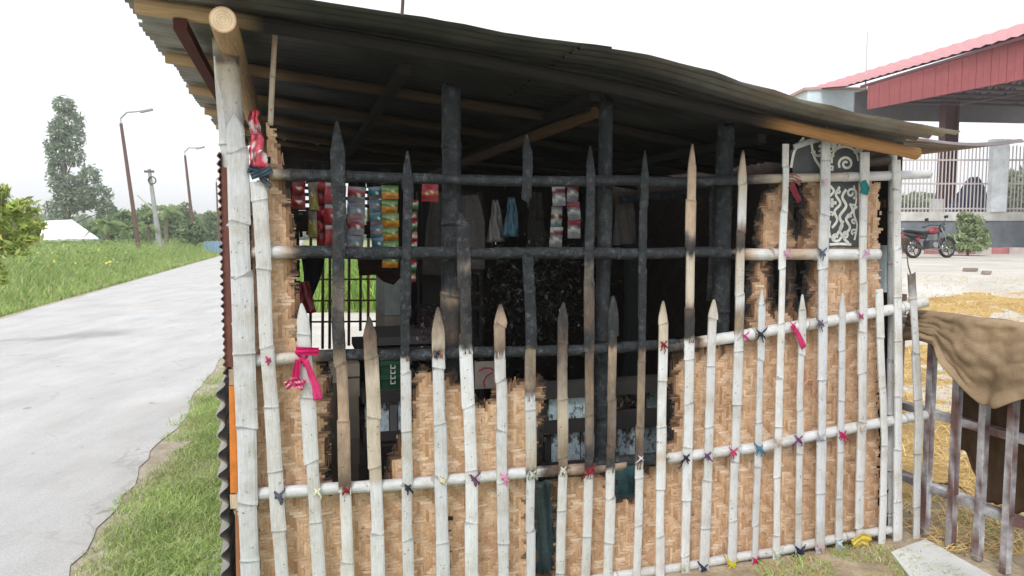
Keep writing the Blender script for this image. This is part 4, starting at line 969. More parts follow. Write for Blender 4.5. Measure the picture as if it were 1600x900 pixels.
def hung(name, label, cat, pts, w0, w1, col, t, mat=M_CLOTH, fold=.02):
    o = cloth_strip(name, pts, w0, w1, col, t, None, mat, n=6, th=.012, fold=fold); return tag(o, label, cat)
hung('cloth', 'black cloth hanging just right of the torn matting', 'cloth', [(490, 385), (488, 430), (478, 478)], 42, 10, (.008, .008, .010), .6)
hung('plastic_bag', 'dark red plastic bag hanging under the black cloth', 'bag', [(475, 440), (477, 462), (480, 490)], 14, 28, (.22, .01, .02), .5, M_FOIL)
hung('tarpaulin', 'charred brown tarpaulin scrap sagging above the rear grille', 'tarpaulin', [(560, 418), (590, 415), (612, 432), (626, 405)], 26, 30, (.03, .018, .016), .8)
hung('cloth', 'grey singed cloth hanging right of the thick charred post', 'cloth', [(735, 305), (738, 350), (735, 420)], 26, 50, (.11, .10, .10), .9)
hung('plastic_bag', 'grey empty plastic bag hanging left of the blue bag', 'bag', [(774, 312), (774, 345), (776, 378)], 8, 30, (.16, .15, .16), .9, M_FOIL)
hung('plastic_bag', 'blue plastic bag hanging in the dark middle of the hut', 'bag', [(799, 308), (799, 340), (798, 370)], 10, 28, (.02, .11, .17), .85, M_FOIL)
hung('cloth', 'dark grey cloth hanging right of the forked charred post', 'cloth', [(975, 300), (975, 340), (978, 382)], 26, 40, (.10, .09, .085), .9)
hung('plastic_sheet', 'dark teal plastic sheet showing through the low burnt slot', 'sheet', [(850, 752), (851, 820), (852, 900)], 34, 36, (.05, .085, .095), .10, M_FOIL, .012)
hung('plastic_sheet', 'blue green plastic sheet behind the gap under the lower rail', 'sheet', [(976, 718), (976, 750), (976, 790)], 42, 44, (.06, .14, .16), .10, M_FOIL, .010)
hung('cloth', 'charred brown rag hanging between the grey and red sachet strips and the middle post', 'cloth', [(925, 292), (928, 330), (932, 372)], 14, 26, (.07, .05, .04), 1.0)
hung('cloth', 'sooty grey sack hanging behind the slanting burnt stake', 'sack', [(838, 300), (836, 350), (842, 392)], 18, 34, (.055, .05, .05), 1.1)
hung('cloth', 'faded dark cloth hanging left of the thick charred post', 'cloth', [(690, 300), (684, 350), (680, 430)], 30, 40, (.10, .09, .085), 1.2)
mb = MB(); mb.tube([W(970, 312, .8), W(1030, 306, .8), W(1110, 298, .8)], .024, 10, (.05, .055, .06, .9)); tag(mb.build('pole', M_BAM), 'charred loose pole lying level under the roof at the right', 'pole')

# debris: singed foil and leaves hanging in the dark middle
n = 1700; c = np.array([W(835, 455, 1.0)]); uu = rng.normal(0, .20, n); zz = rng.normal(0, .19, n); tt_ = rng.normal(0, .1, n)
cen = c + uu[:, None] * np.array(U) + tt_[:, None] * np.array(N); cen[:, 2] += zz
def cards(cen, size, asp=.6, tilt=None):
    n = len(cen); a = rng.normal(0, 1, (n, 3)); a /= np.linalg.norm(a, axis=1)[:, None]; b = rng.normal(0, 1, (n, 3)); b -= (b * a).sum(1)[:, None] * a; b /= np.linalg.norm(b, axis=1)[:, None]
    s = size[:, None]; m = np.cross(a, b)
    V = np.stack([cen - a * s, cen + b * s * asp * .6 + m * s * .12, cen + a * s, cen - b * s * asp * .6 + m * s * .12], 1).reshape(-1, 3); return V, np.arange(n * 4).reshape(-1, 4)
V, Q = cards(cen, rng.uniform(.006, .022, n)); cols = pick_cols(n, [(.02, .017, .015), (.06, .05, .03), (.05, .085, .06), (.4, .4, .38)], [9, 4, 4, .45]); cols = np.repeat(np.concatenate([cols, np.zeros((n, 1))], 1), 4, 0)
tag(np_mesh('burnt_debris', V, Q, cols, M_FOIL), 'singed scraps of foil and leaves hanging in the dark middle', 'debris', kind='stuff')
n = 160; cen = np.array([W(672, 512, .9)]) + rng.normal(0, .045, (n, 1)) * np.array(U) + rng.normal(0, .05, (n, 1)) * np.array((0, 0, 1.))
V, Q = cards(cen, rng.uniform(.006, .018, n)); cols = pick_cols(n, [(.04, .03, .03), (.35, .05, .07), (.4, .35, .33)], [6, 3, 3]); cols = np.repeat(np.concatenate([cols, np.zeros((n, 1))], 1), 4, 0)
tag(np_mesh('packet_litter', V, Q, cols, M_FOIL), 'heap of burnt red and white packets left of the thick post', 'litter', kind='stuff')

# boxes, cabinets -----------------------------------------------------
def hbox(name, px0, px1, py0, py1, t, depth, c, mat=M_PAINT, parent=None, jit=0):
    """box whose front face fills the given pixels on plane t"""
    a = W(px0, py0, t); b = W(px1, py1, t); ua, ub = HU(a)[0], HU(b)[0]; za, zb = a.z, b.z
    mb = MB(); mb.box(HP((ua + ub) / 2, t + depth / 2, (za + zb) / 2), U * ((ub - ua) / 2), N * (depth / 2), Vector((0, 0, (za - zb) / 2)), (*c, 0)); return mb.build(name, mat, parent)
def root_at(name, label, cat, px, t, z=.03, group=None):
    p = W(px, 600, t); return thing(name, label, cat, (p.x, p.y, z), 0, group)
BLUEP = (.50, .62, .68); CHARW = (.045, .042, .042)
# painted cabinet in the middle gap
cab = root_at('counter_cabinet', 'charred counter cabinet with peeling pale blue panels in the middle gap', 'cabinet', 945, .32)
hbox('counter_top', 848, 1040, 603, 612, .28, .10, CHARW, M_WOOD, cab)
hbox('panel', 858, 933, 612.5, 651, .305, .02, BLUEP, M_PEEL, cab)
hbox('rail', 845, 1040, 652, 664, .31, .04, CHARW, M_WOOD, cab)
hbox('rail', 845, 1040, 726, 742, .31, .04, CHARW, M_WOOD, cab)
for k, (a, b) in enumerate(((862, 884), (886, 906), (908, 930), (962, 982), (984, 1004), (1006, 1036))):
    f = (1, .8, .62, .75, 1.05, .6)[k]; hbox('slat', a, b, 668, 725, .330 + .004 * (k % 2), .015, tuple(c * f for c in BLUEP), M_PEEL, cab)
for a, b in ((852, 860), (934, 960), (1030, 1040)): hbox('upright', a, b, 613, 1010, .335, .04, CHARW, M_WOOD, cab)
hbox('panel', 860, 1036, 744, 960, .34, .015, (.16, .22, .24), M_PEEL, cab)
hbox('panel', 1012, 1030, 613, 650, .335, .02, (.26, .33, .35), M_PEEL, cab)
n = 260; cen = np.array([W(985, 634, .36)]) + rng.uniform(-.07, .07, (n, 1)) * np.array(U) + rng.uniform(-.045, .045, (n, 1)) * np.array((0, 0, 1.)) + rng.uniform(0, .08, (n, 1)) * np.array(N)
V, Q = cards(cen, rng.uniform(.010, .026, n)); cols = pick_cols(n, [(.05, .04, .03), (.20, .14, .10), (.38, .32, .27)], [5, 4, 2]); cols = np.repeat(np.concatenate([cols, np.zeros((n, 1))], 1), 4, 0)
tag(np_mesh('ash_debris', V, Q, cols, M_PAINT), 'brown ash and scraps inside the open bay of the cabinet', 'debris', kind='stuff')
# small crate in the left gap
cr = root_at('painted_crate', 'small charred crate with chipped pale blue planks in the left gap', 'crate', 610, .40, .53)
hbox('lid', 566, 642, 617, 626, .38, .30, CHARW, M_WOOD, cr)
for a, b, f in ((570, 588, .7), (590, 608, 1), (622, 642, 1.05)): hbox('plank', a, b, 627, 676, .40, .018, tuple(c * f for c in BLUEP), M_PEEL, cr)
hbox('upright', 609, 621, 627, 676, .392, .03, (.12, .115, .12), M_WOOD, cr); hbox('base', 568, 642, 677, 686, .39, .26, CHARW, M_WOOD, cr)
st = root_at('shelf_stand', 'dark burnt stand under the small painted crate', 'stand', 610, .42)
hbox('leg', 572, 580, 687, 980, .40, .03, CHARW, M_WOOD, st); hbox('leg', 630, 638, 687, 980, .40, .03, CHARW, M_WOOD, st); hbox('board', 568, 642, 687, 694, .40, .25, CHARW, M_WOOD, st)
hbox('board', 568, 642, 850, 862, .40, .25, CHARW, M_WOOD, st)
# cream blocks in a pillar
pil = root_at('block_pillar', 'pillar of stacked cream and grey blocks behind the left gap', 'pillar', 545, .5, .03)
y = 568
for k, (hh_, cc, x0, x1) in enumerate(((20, (.42, .35, .28), 535, 562), (3, (.1, .08, .06), 537, 560), (28, (.36, .30, .24), 536, 562), (32, (.32, .27, .22), 535, 561), (34, (.28, .24, .20), 536, 562), (40, (.22, .18, .15), 535, 562), (42, (.2, .16, .13), 536, 561), (44, (.2, .16, .13), 535, 562), (60, (.2, .16, .13), 536, 562))):
    hbox('block', x0, x1, y + 1, y + hh_, .5, .12, cc, M_CONC, pil); y += hh_
hbox('block', 514, 533, 568, 598, .51, .12, (.44, .38, .32), M_CONC, pil); hbox('block', 514, 533, 600, 1000, .51, .12, (.13, .11, .09), M_CONC, pil)
# green bottle crate with white printing
gc = root_at('bottle_crate', 'dark green drinks crate with small white printing on the shelf', 'crate', 618, .45, .70)
hbox('crate_body', 596, 642, 566, 613, .45, .25, (.012, .06, .03), M_PAINT, gc)
for k in range(3): hbox('rim', 594, 644, 566 + 22 * k, 569 + 22 * k, .443, .264, (.015, .075, .04), M_PAINT, gc)
mb = MB()
for k in range(4):
    for (x0, x1, y0, y1) in ((610, 611.5, 570 + k * 8, 576 + k * 8), (610, 618, 574.5 + k * 8, 576 + k * 8), (616.5, 618, 571 + k * 8, 576 + k * 8)):
        p0, p1 = W(x0, y0, .4395), W(x1, y1, .4395); mb.box((p0 + p1) / 2, U * ((p1 - p0).dot(U) / 2), N * .0006, Vector((0, 0, (p0.z - p1.z) / 2)), (.6, .65, .6, 0))
mb.build('printed_lettering', M_PAINT, gc)
# pale sign with red stroke
sg = hbox('sign_board', 742, 778, 566, 606, .40, .012, (.33, .28, .25), M_PAINT); tag(sg, 'small grey sign board with a red curved stroke', 'sign')
mb = MB(); mb.sweep([W(x, y, .398) for x, y in ((748, 580), (756, 575), (767, 575), (775, 582))], [(-.003, 0), (.003, 0), (.003, .001), (-.003, .001)], -N, None, lambda i, j: (.35, .01, .02, 0))
mb.sweep([W(x, y, .398) for x, y in ((770, 582), (760, 588), (756, 596), (757, 605))], [(-.003, 0), (.003, 0), (.003, .001), (-.003, .001)], -N, None, lambda i, j: (.35, .01, .02, 0)); mb.build('red_stroke', M_PAINT, sg)
# grey cupboard by the grille
fz = root_at('metal_cupboard', 'pale grey green metal cupboard standing right of the rear grille', 'cupboard', 640, 1.6)
hbox('door_panel', 600, 632, 398, 492, 1.6, .5, (.46, .52, .50), M_PAINT, fz); hbox('lower_panel', 601, 632, 494, 640, 1.605, .49, (.42, .36, .30), M_PAINT, fz)
for k in range(5): hbox('groove', 603 + k * 6, 604 + k * 6, 402, 488, 1.597, .004, (.30, .36, .35), M_PAINT, fz)
sh = root_at('shelf_table', 'grey weathered shelf table under the metal cupboard', 'table', 640, 1.2)
hbox('board', 590, 690, 528, 536, 1.1, .5, (.16, .15, .15), M_WOOD, sh); hbox('board', 560, 690, 546, 552, 1.1, .5, (.08, .075, .075), M_WOOD, sh)
hbox('leg', 594, 600, 552, 760, 1.12, .04, (.10, .09, .09), M_WOOD, sh); hbox('leg', 680, 686, 552, 760, 1.12, .04, (.10, .09, .09), M_WOOD, sh)
sp2 = root_at('burnt_rack', 'dark burnt upright rack behind the thick charred post', 'rack', 720, 1.4)
hbox('upright', 652, 659, 300, 800, 1.4, .05, CHARW, M_WOOD, sp2); hbox('upright', 748, 756, 300, 760, 1.4, .05, CHARW, M_WOOD, sp2); hbox('back_board', 659, 748, 300, 545, 1.45, .02, (.045, .042, .04), M_WOOD, sp2)
for yy in (420, 480, 535): hbox('shelf', 656, 752, yy, yy + 6, 1.38, .2, CHARW, M_WOOD, sp2)
chs = root_at('charred_pole', 'black charred pole standing behind the thin stakes at the right', 'pole', 990, 1.1)
hbox('shaft', 984, 1000, 330, 620, 1.1, .06, (.03, .035, .036), M_WOOD, chs); hbox('foot', 980, 1004, 620, 760, 1.09, .08, (.03, .03, .03), M_WOOD, chs)

# rear grille of thin bamboo
gr = thing('bamboo_grille', 'thin bamboo grille in the rear opening with green grass behind', 'grille', tuple(HP(.5, TBK + .02, .03)))
xg = [486, 505, 516, 530, 546, 564, 576, 590, 599]
for k, x in enumerate(xg):
    y1 = 545 if k in (0, 1, 2, 3, 8) else 512 + (k * 7) % 30
    if x > 585: y1 = 545
    a = W(x, 300, TBK + .02); b = W(x - 1, y1, TBK + .02); mb = MB()
    mb.tube([a, a.lerp(b, .5), b], .013 if k < 8 else .02, 7, (.42, .26, .12, 0) if k > 5 else (.22, .15, .10, 0)); mb.build('grille_bar', M_WOOD, gr)
for yy in (437, 470, 503, 548):
    a = W(478, yy, TBK - .005); b = W(604, yy - 1, TBK - .005); mb = MB(); mb.tube([a, b], .009, 6, (.44, .30, .14, 0) if yy < 500 else (.12, .09, .08, 0)); mb.build('grille_rail', M_WOOD, gr)

# ------------------------------------------------------------------ gate, sack, slab
g0 = D(1438, 652, 3.78); g1 = D(1600, 700, 3.24); gd = Vector((g1.x - g0.x, g1.y - g0.y, 0)).normalized(); gn = Vector((gd.y, -gd.x, 0))
GB = Vector((g0.x, g0.y, 0))
gate = thing('steel_gate', 'open rusty steel gate of upright bars with flaking purple grey paint', 'gate', tuple(GB))
def gp(a, z, o=0): return GB + gd * a + gn * o + Vector((0, 0, z))
def gcol(seed):
    rn = random.random() * 30
    def f(i, j):
        q = noise.noise(Vector((i * .8, j * .5, rn + seed))); return (*((.15, .085, .08) if q > .12 else (.33, .31, .325) if q > -.25 else (.42, .43, .45)), 0)
    return f
def bar(pts, h, name, seed, d=None):
    mb = MB(); q = []
    for a, b in zip(pts, pts[1:]):
        for k in range(12): q.append(Vector(a).lerp(Vector(b), k / 12))
    q.append(Vector(pts[-1])); d = d or h
    v = abs((q[-1] - q[0]).normalized().z) > .8
    mb.sweep(q, [(-h, -d * .9), (-h * .9, -d), (h * .9, -d), (h, -d * .9), (h, d * .9), (h * .9, d), (-h * .9, d), (-h, d * .9)], gn if v else Vector((0, 0, 1)), None, gcol(seed)); return mb.build(name, M_RUST, gate)
for k, x in enumerate((1455, 1497, 1541, 1586, 1640, 1700)):
    d = ray(x, 600); kk = (GB - CAM).dot(gn) / d.dot(gn); a = (CAM + d * kk - GB).dot(gd)
    bar([gp(a, .02), gp(a, 1.13)], .0185, 'gate_bar', k, .017)
for z in (.27, .655, 1.12): bar([gp(-.30, z, -.035), gp(1.15, z, -.035)], .024 if z > .5 else .032, 'gate_rail', 30 + z, .02)
bar([gp(-.26, .03, -.09), gp(-.26, 1.25, -.09)], .028, 'hinge_post', 77)
# bracket and white box between the last stakes
bx = thing('meter_box', 'narrow pale blue metal box between the last white stakes', 'box', tuple(W(1384, 455, .10)))
a = W(1384, 420, .10); mb = MB(); s = a.y / F; mb.box(a, U * (9 * s), N * .03, Vector((0, 0, 36 * s)), (.58, .68, .72, 0)); mb.build('box_body', M_PAINT, bx)
mb = MB(); mb.box(W(1384, 385, .10), U * (10 * s), N * .034, Vector((0, 0, 1.5 * s)), (.5, .58, .6, 0)); mb.build('box_lid', M_PAINT, bx)
pb = thing('steel_post', 'rusty brown steel post with brackets standing behind the last white stakes', 'post', tuple(G(1386, 862)))
for (x0, x1, y0, y1) in ((1376, 1394, 455, 468), (1384, 1390, 468, 700), (1376, 1398, 575, 592), (1376, 1396, 600, 612), (1378, 1392, 312, 325)):
    p0, p1 = W(x0, y0, .14), W(x1, y1, .14); mb = MB(); mb.box((p0 + p1) / 2, U * ((p1 - p0).dot(U) / 2), N * .014, Vector((0, 0, (p0.z - p1.z) / 2)), (.13, .06, .045, 0)); mb.build('bracket' if x1 - x0 > 8 else 'upright', M_RUST, pb)
p0, p1 = W(1384, 325, .14), W(1390, 455, .14); mb = MB(); mb.box((p0 + p1) / 2, U * .009, N * .012, Vector((0, 0, (p0.z - p1.z) / 2)), (.13, .06, .045, 0)); mb.build('upright', M_RUST, pb)
p0 = W(1387, 700, .14); mb = MB(); mb.box((p0.x, p0.y, p0.z / 2), U * .009, N * .012, Vector((0, 0, p0.z / 2)), (.13, .06, .045, 0)); mb.build('upright', M_RUST, pb)

# burlap over the gate's top rail: (distance along gate, drop) grid
def drape(name, label, a0, a1, front, colr, off0, side):
    mb = MB(); na, nv = 80, 56; ids = []
    for i in range(na + 1):
        a = lerp(a0, a1, i / na); L = front(a); row = []
        for j in range(nv + 1):
            v = j / nv; fold = .020 * math.sin(a * 22 + v * 3) * v + .030 * noise.noise(Vector((a * 5, v * 3, side))) * (.3 + v) + .012 * noise.noise(Vector((a * 14, v * 9, 0))) + .016 * abs(noise.noise(Vector((a * 7 + v * 3, v * 4 - a * 5, 3))))
            top = 1.165 + .03 * noise.noise(Vector((a * 4, 2, side)))
            if v < .12: th_ = v / .12 * math.pi / 2; o = math.sin(th_) * off0 * side; z = top + .02 * math.cos(th_)
            else: o = side * (off0 + fold + .02 * v); z = top - (v - .12) / .88 * L
            sl = .02 * noise.noise(Vector((a * 9, 7, side))) * v
            r = 1 + .25 * noise.noise(Vector((a * 3, v * 3, 9)))
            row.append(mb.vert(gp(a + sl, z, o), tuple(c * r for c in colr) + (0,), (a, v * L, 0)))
        ids.append(row)
    for p, q in zip(ids, ids[1:]):
        for j in range(nv): mb.face(p[j], q[j], q[j + 1], p[j + 1])
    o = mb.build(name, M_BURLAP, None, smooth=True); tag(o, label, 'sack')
    sm = o.modifiers.new('thickness', 'SOLIDIFY'); sm.thickness = .006; sm.offset = -1; return o
def Lf(a): return lerp(.12, .14, ss(-.05, .12, a)) + .235 * ss(.08, .38, a) - .15 * ss(.47, .72, a) + .02 * noise.noise(Vector((a * 12, 5, 5)))
def Lb(a): return .66 + .22 * ss(.13, .34, a) + .04 * noise.noise(Vector((a * 25, 0, 0)))
# gn points towards the camera side or away; choose the side that faces the camera
SC = 1 if (CAM - GB).dot(gn) > 0 else -1
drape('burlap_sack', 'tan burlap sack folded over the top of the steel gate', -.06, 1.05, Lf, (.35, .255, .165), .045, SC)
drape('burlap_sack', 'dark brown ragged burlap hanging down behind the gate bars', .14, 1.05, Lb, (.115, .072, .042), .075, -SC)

slab = MB(); q = [(1392, 862), (1446, 842), (1560, 905), (1700, 985), (1500, 985), (1425, 905)]
tp = [G(x, y, .03) for x, y in q]; a = [slab.vert(p, (.55, .56, .55, 0)) for p in tp]; b = [slab.vert(p - Vector((0, 0, .028)), (.4, .4, .4, 0)) for p in tp]
slab.face(*a)
for i in range(len(q)): j = (i + 1) % len(q); slab.face(a[i], a[j], b[j], b[i])
tag(slab.build('threshold_slab', M_CONC), 'pale concrete slab on the ground under the gate', 'slab')

# ------------------------------------------------------------------ far right: wall, fence, kerb, shrub, motorbike, station
ZB = .75; YW = 27.5
def at_y(px, py, Y): return D(px, py, Y)
x0, x1 = at_y(1340, 370, YW).x, 34
wall = thing('boundary_wall', 'low dark grey boundary wall with a pale concrete ledge', 'wall', ((x0 + x1) / 2, YW, ZB))
zt = at_y(1500, 345, YW).z; z2 = at_y(1500, 331, YW).z
mb = MB(); mb.abox(x0, x1, YW, YW + .3, ZB - .1, zt, (.17, .19, .215, 0)); mb.build('wall_body', M_CONC, wall)
mb = MB(); mb.abox(x0, x1, YW - .06, YW + .45, zt, z2, (.50, .49, .46, 0)); mb.build('ledge', M_CONC, wall)
mb = MB()
xx = x0; k = 0
kerb = thing('kerb', 'low kerb of faded red and white blocks along the foot of the boundary wall', 'kerb', (x0 + 1, 26.6, ZB))
while xx < 30:
    mb = MB(); mb.abox(xx, xx + .58, 26.2, 26.6, ZB - .05, ZB + .24 - .01 * (k % 2), ((.42, .17, .17, 0) if k % 2 else (.50, .42, .40, 0))); mb.build('kerb_block', M_CONC, kerb); xx += .6; k += 1
fence = thing('metal_fence', 'pale metal fence of thin upright bars on the boundary wall', 'fence', (x0 + 4, YW + .15, z2))
zf = at_y(1500, 228, YW + .15).z; mbp = None
dx = 5.7 * YW / F; nb = int((27 - x0) / dx)
m_ = MB(); m_.abox(-.018, .018, -.012, .012, 0, zf - z2, (.50, .46, .46, 0)); proto = m_.build('fence_bar', M_STEEL, fence, local=True)
proto.location = (x0 - fence.location.x, 0, 0)
for k in range(1, nb):
    o = proto.copy(); C.objects.link(o); o.location = (x0 + k * dx - fence.location.x, 0, random.uniform(-.02, .02))
for y in (250, 287, 326):
    z = at_y(1500, y, YW + .15).z; mb = MB(); mb.abox(x0, 28, YW + .135, YW + .185, z - .03, z + .03, (.48, .42, .42, 0)); mb.build('fence_rail', M_STEEL, fence)
for px in (1553, 1690):
    p = at_y(px, 330, YW + .1); h = 12 * YW / F
    tag(m_ := None or (lambda mb: (mb.abox(p.x - h, p.x + h, YW - .16, YW + .11, z2, at_y(px, 222, YW).z, (.66, .69, .72, 0)), mb.abox(p.x - h - .05, p.x + h + .05, YW - .2, YW + .13, at_y(px, 222, YW).z, at_y(px, 218, YW).z, (.66, .69, .72, 0)), mb.build('fence_pillar', M_CONC))[-1])(MB()),
        'pale square pillar in the metal fence' if px < 1600 else 'pale square fence pillar further along outside the frame', 'pillar')

# ---- leafy things
def leaf_cloud(name, blobs, n, size, pal, wts, parent, mat=M_LEAF, asp=.55, shell=.35, seed=0):
    """leaves spread through ellipsoid clumps (cx,cy,cz,rx,ry,rz)"""
    B = np.array(blobs, float); vol = B[:, 3] * B[:, 4] * B[:, 5]; k = rng.choice(len(B), n, p=vol ** .75 / (vol ** .75).sum())
    d = rng.normal(0, 1, (n, 3)); d /= np.linalg.norm(d, axis=1)[:, None]; r = rng.uniform(shell, 1.05, n) ** .6
    cen = B[k, :3] + d * r[:, None] * B[k, 3:6]; cen += rng.normal(0, 1, (n, 3)) * B[k, 3:6] * .10
    q = np.array([noise.noise(Vector(c) * (1.1 / max(.2, B[0, 3]))) for c in cen]); keep = q > -.32; cen = cen[keep]; n = len(cen)
    V, Q = cards(cen, rng.uniform(size * .5, size * 1.1, n), asp); c = pick_cols(n, pal, wts, .2); c = np.repeat(np.concatenate([c, np.zeros((n, 1))], 1), 4, 0)
    return np_mesh(name, V, Q, c, mat, parent)
def tree(name, label, cat, base, blobs, n, size, pal, wts, trunk_r, group=None, branches=True, top=None):
    root = thing(name, label, cat, tuple(base), 0, group); base = Vector(base)
    mb = MB(); top = Vector(top) if top else Vector((sum(b[0] for b in blobs) / len(blobs), base.y, max(b[2] for b in blobs)))
    p = [base - Vector((0, 0, .05))] + [base.lerp(top, f) + Vector((.12 * math.sin(f * 7), .1 * math.cos(f * 5), 0)) * trunk_r * 4 for f in (.25, .5, .75, 1)]
    mb.tube(p, trunk_r, 8, (.16, .13, .10, 0), scale=[1.2, .9, .7, .5, .2])
    for b in blobs:
        c = Vector(b[:3]); f = min(.92, max(.15, (c.z - base.z) / max(.1, top.z - base.z) - .15)); a = base.lerp(top, f); mb.tube([a, a.lerp(c, .5) + Vector((0, 0, .1 * b[5])), c], trunk_r * .3, 5, (.15, .12, .09, 0), scale=[1, .7, .3])
    mb.build('trunk', M_BARK, root, smooth=True); leaf_cloud('crown', blobs, n, size, pal, wts, root); return root
def pblob(px, py, Y, rx, rz, ry=None): # blob from pixels: radii in pixels
    p = D(px, py, Y); s = Y / F; return (p.x, Y, p.z, rx * s, (ry or rx) * s, rz * s)
TG = [(.055, .10, .04), (.09, .15, .06), (.13, .19, .08), (.18, .24, .10)]
# shrub at the boundary wall
Y = 24.5; b = D(1512, 396, Y)
tree('shrub', 'leafy green shrub growing in front of the dark boundary wall', 'shrub', (b.x, Y, ZB), [pblob(1513, 354, Y, 17, 14), pblob(1496, 376, Y, 20, 12), pblob(1528, 374, Y, 18, 14), pblob(1506, 338, Y, 10, 8), pblob(1482, 386, Y, 14, 6), pblob(1524, 344, Y, 12, 9), pblob(1510, 386, Y, 28, 7), pblob(1538, 360, Y, 6, 5)],
     2300, .12, [(.22, .29, .14), (.30, .37, .19), (.38, .44, .25)], [2, 3, 2], .04)
# bushes beyond the fence
Y = 60
for k, (x, y, rx, rz, lb) in enumerate(((1440, 316, 50, 14, 'low hazy green bush beyond the fence near the hut roof end'), (1590, 300, 34, 34, 'green bush beyond the fence right of the pale pillar'), (1640, 290, 40, 40, 'green bush beyond the fence at the frame edge'))):
    b = D(x, 345, Y); tree('bush', lb, 'bush', (b.x, Y, ZB), [pblob(x, y, Y, rx, rz), pblob(x - rx * .5, y + 8, Y, rx * .6, rz * .8), pblob(x + rx * .5, y + 6, Y, rx * .6, rz * .8)], 3000, .32, [(.16, .22, .12), (.22, .28, .15), (.28, .33, .2)], [1, 1, 1], .1)
# covered heap behind the fence
Y = 29.5; mb = MB(); c0_ = D(1508, 318, Y); s = Y / F; idg = []
for i in range(25):
    row = []
    for j in range(9):
        a = lerp(-1, 1, i / 24); ph = math.pi * j / 8; prof_h = (1 - abs(a) ** 3) ** .5 * (.75 + .35 * math.sin(a * 2.2 + .4) + .12 * noise.noise(Vector((a * 4, j, 0))))
        row.append(mb.vert((c0_.x + a * 34 * s, Y + .5 * math.cos(ph) * (1 - a * a) ** .3, z2 - .35 + 1.75 * prof_h * math.sin(ph) ** .6), (.055, .065, .11, 0) if noise.noise(Vector((a * 6, j * .8, 3))) > -.1 else (.11, .12, .17, 0)))
    idg.append(row)
for p, q in zip(idg, idg[1:]):
    for j in range(8): mb.face(p[j], p[j + 1], q[j + 1], q[j])
tag(mb.build('covered_heap', M_CLOTH), 'dark blue covered heap standing behind the fence bars', 'heap')
plat = MB(); plat.abox(x0 - 3, 60, YW + .45, 80, ZB - .1, z2 - .40, (.35, .33, .28, 0)); tag(plat.build('platform', M_CONC), kind='structure')
mb = MB(); mb.abox(D(1462, 320, 28.2).x - .18, D(1462, 320, 28.2).x + .18, 28.0, 28.3, z2 - .40, z2 + .5, (.62, .62, .62, 0)); tag(mb.build('white_drum', M_PAINT), 'small white container standing behind the fence beside the steel column', 'container')

# bricks lying in the yard
for px, py, wpx, lb in ((1516, 421, 20, 'grey brown brick lying in the pale yard, the larger of two'), (1541, 426, 11, 'small grey brown brick lying in the pale yard, the smaller of two')):
    p = G(px, py + 4, ZB); s = p.y / F; mb = MB(); a = random.uniform(-.3, .3)
    mb.box((p.x, p.y, ZB + .05), Vector((math.cos(a), math.sin(a), 0)) * wpx / 2 * s, Vector((-math.sin(a), math.cos(a), 0)) * .06, Vector((.01, 0, .035)), (.26, .21, .18, 0)); o = tag(mb.build('brick', M_CONC), lb, 'brick')
    bv = o.modifiers.new('worn_edges', 'BEVEL'); bv.width = .012; bv.segments = 2

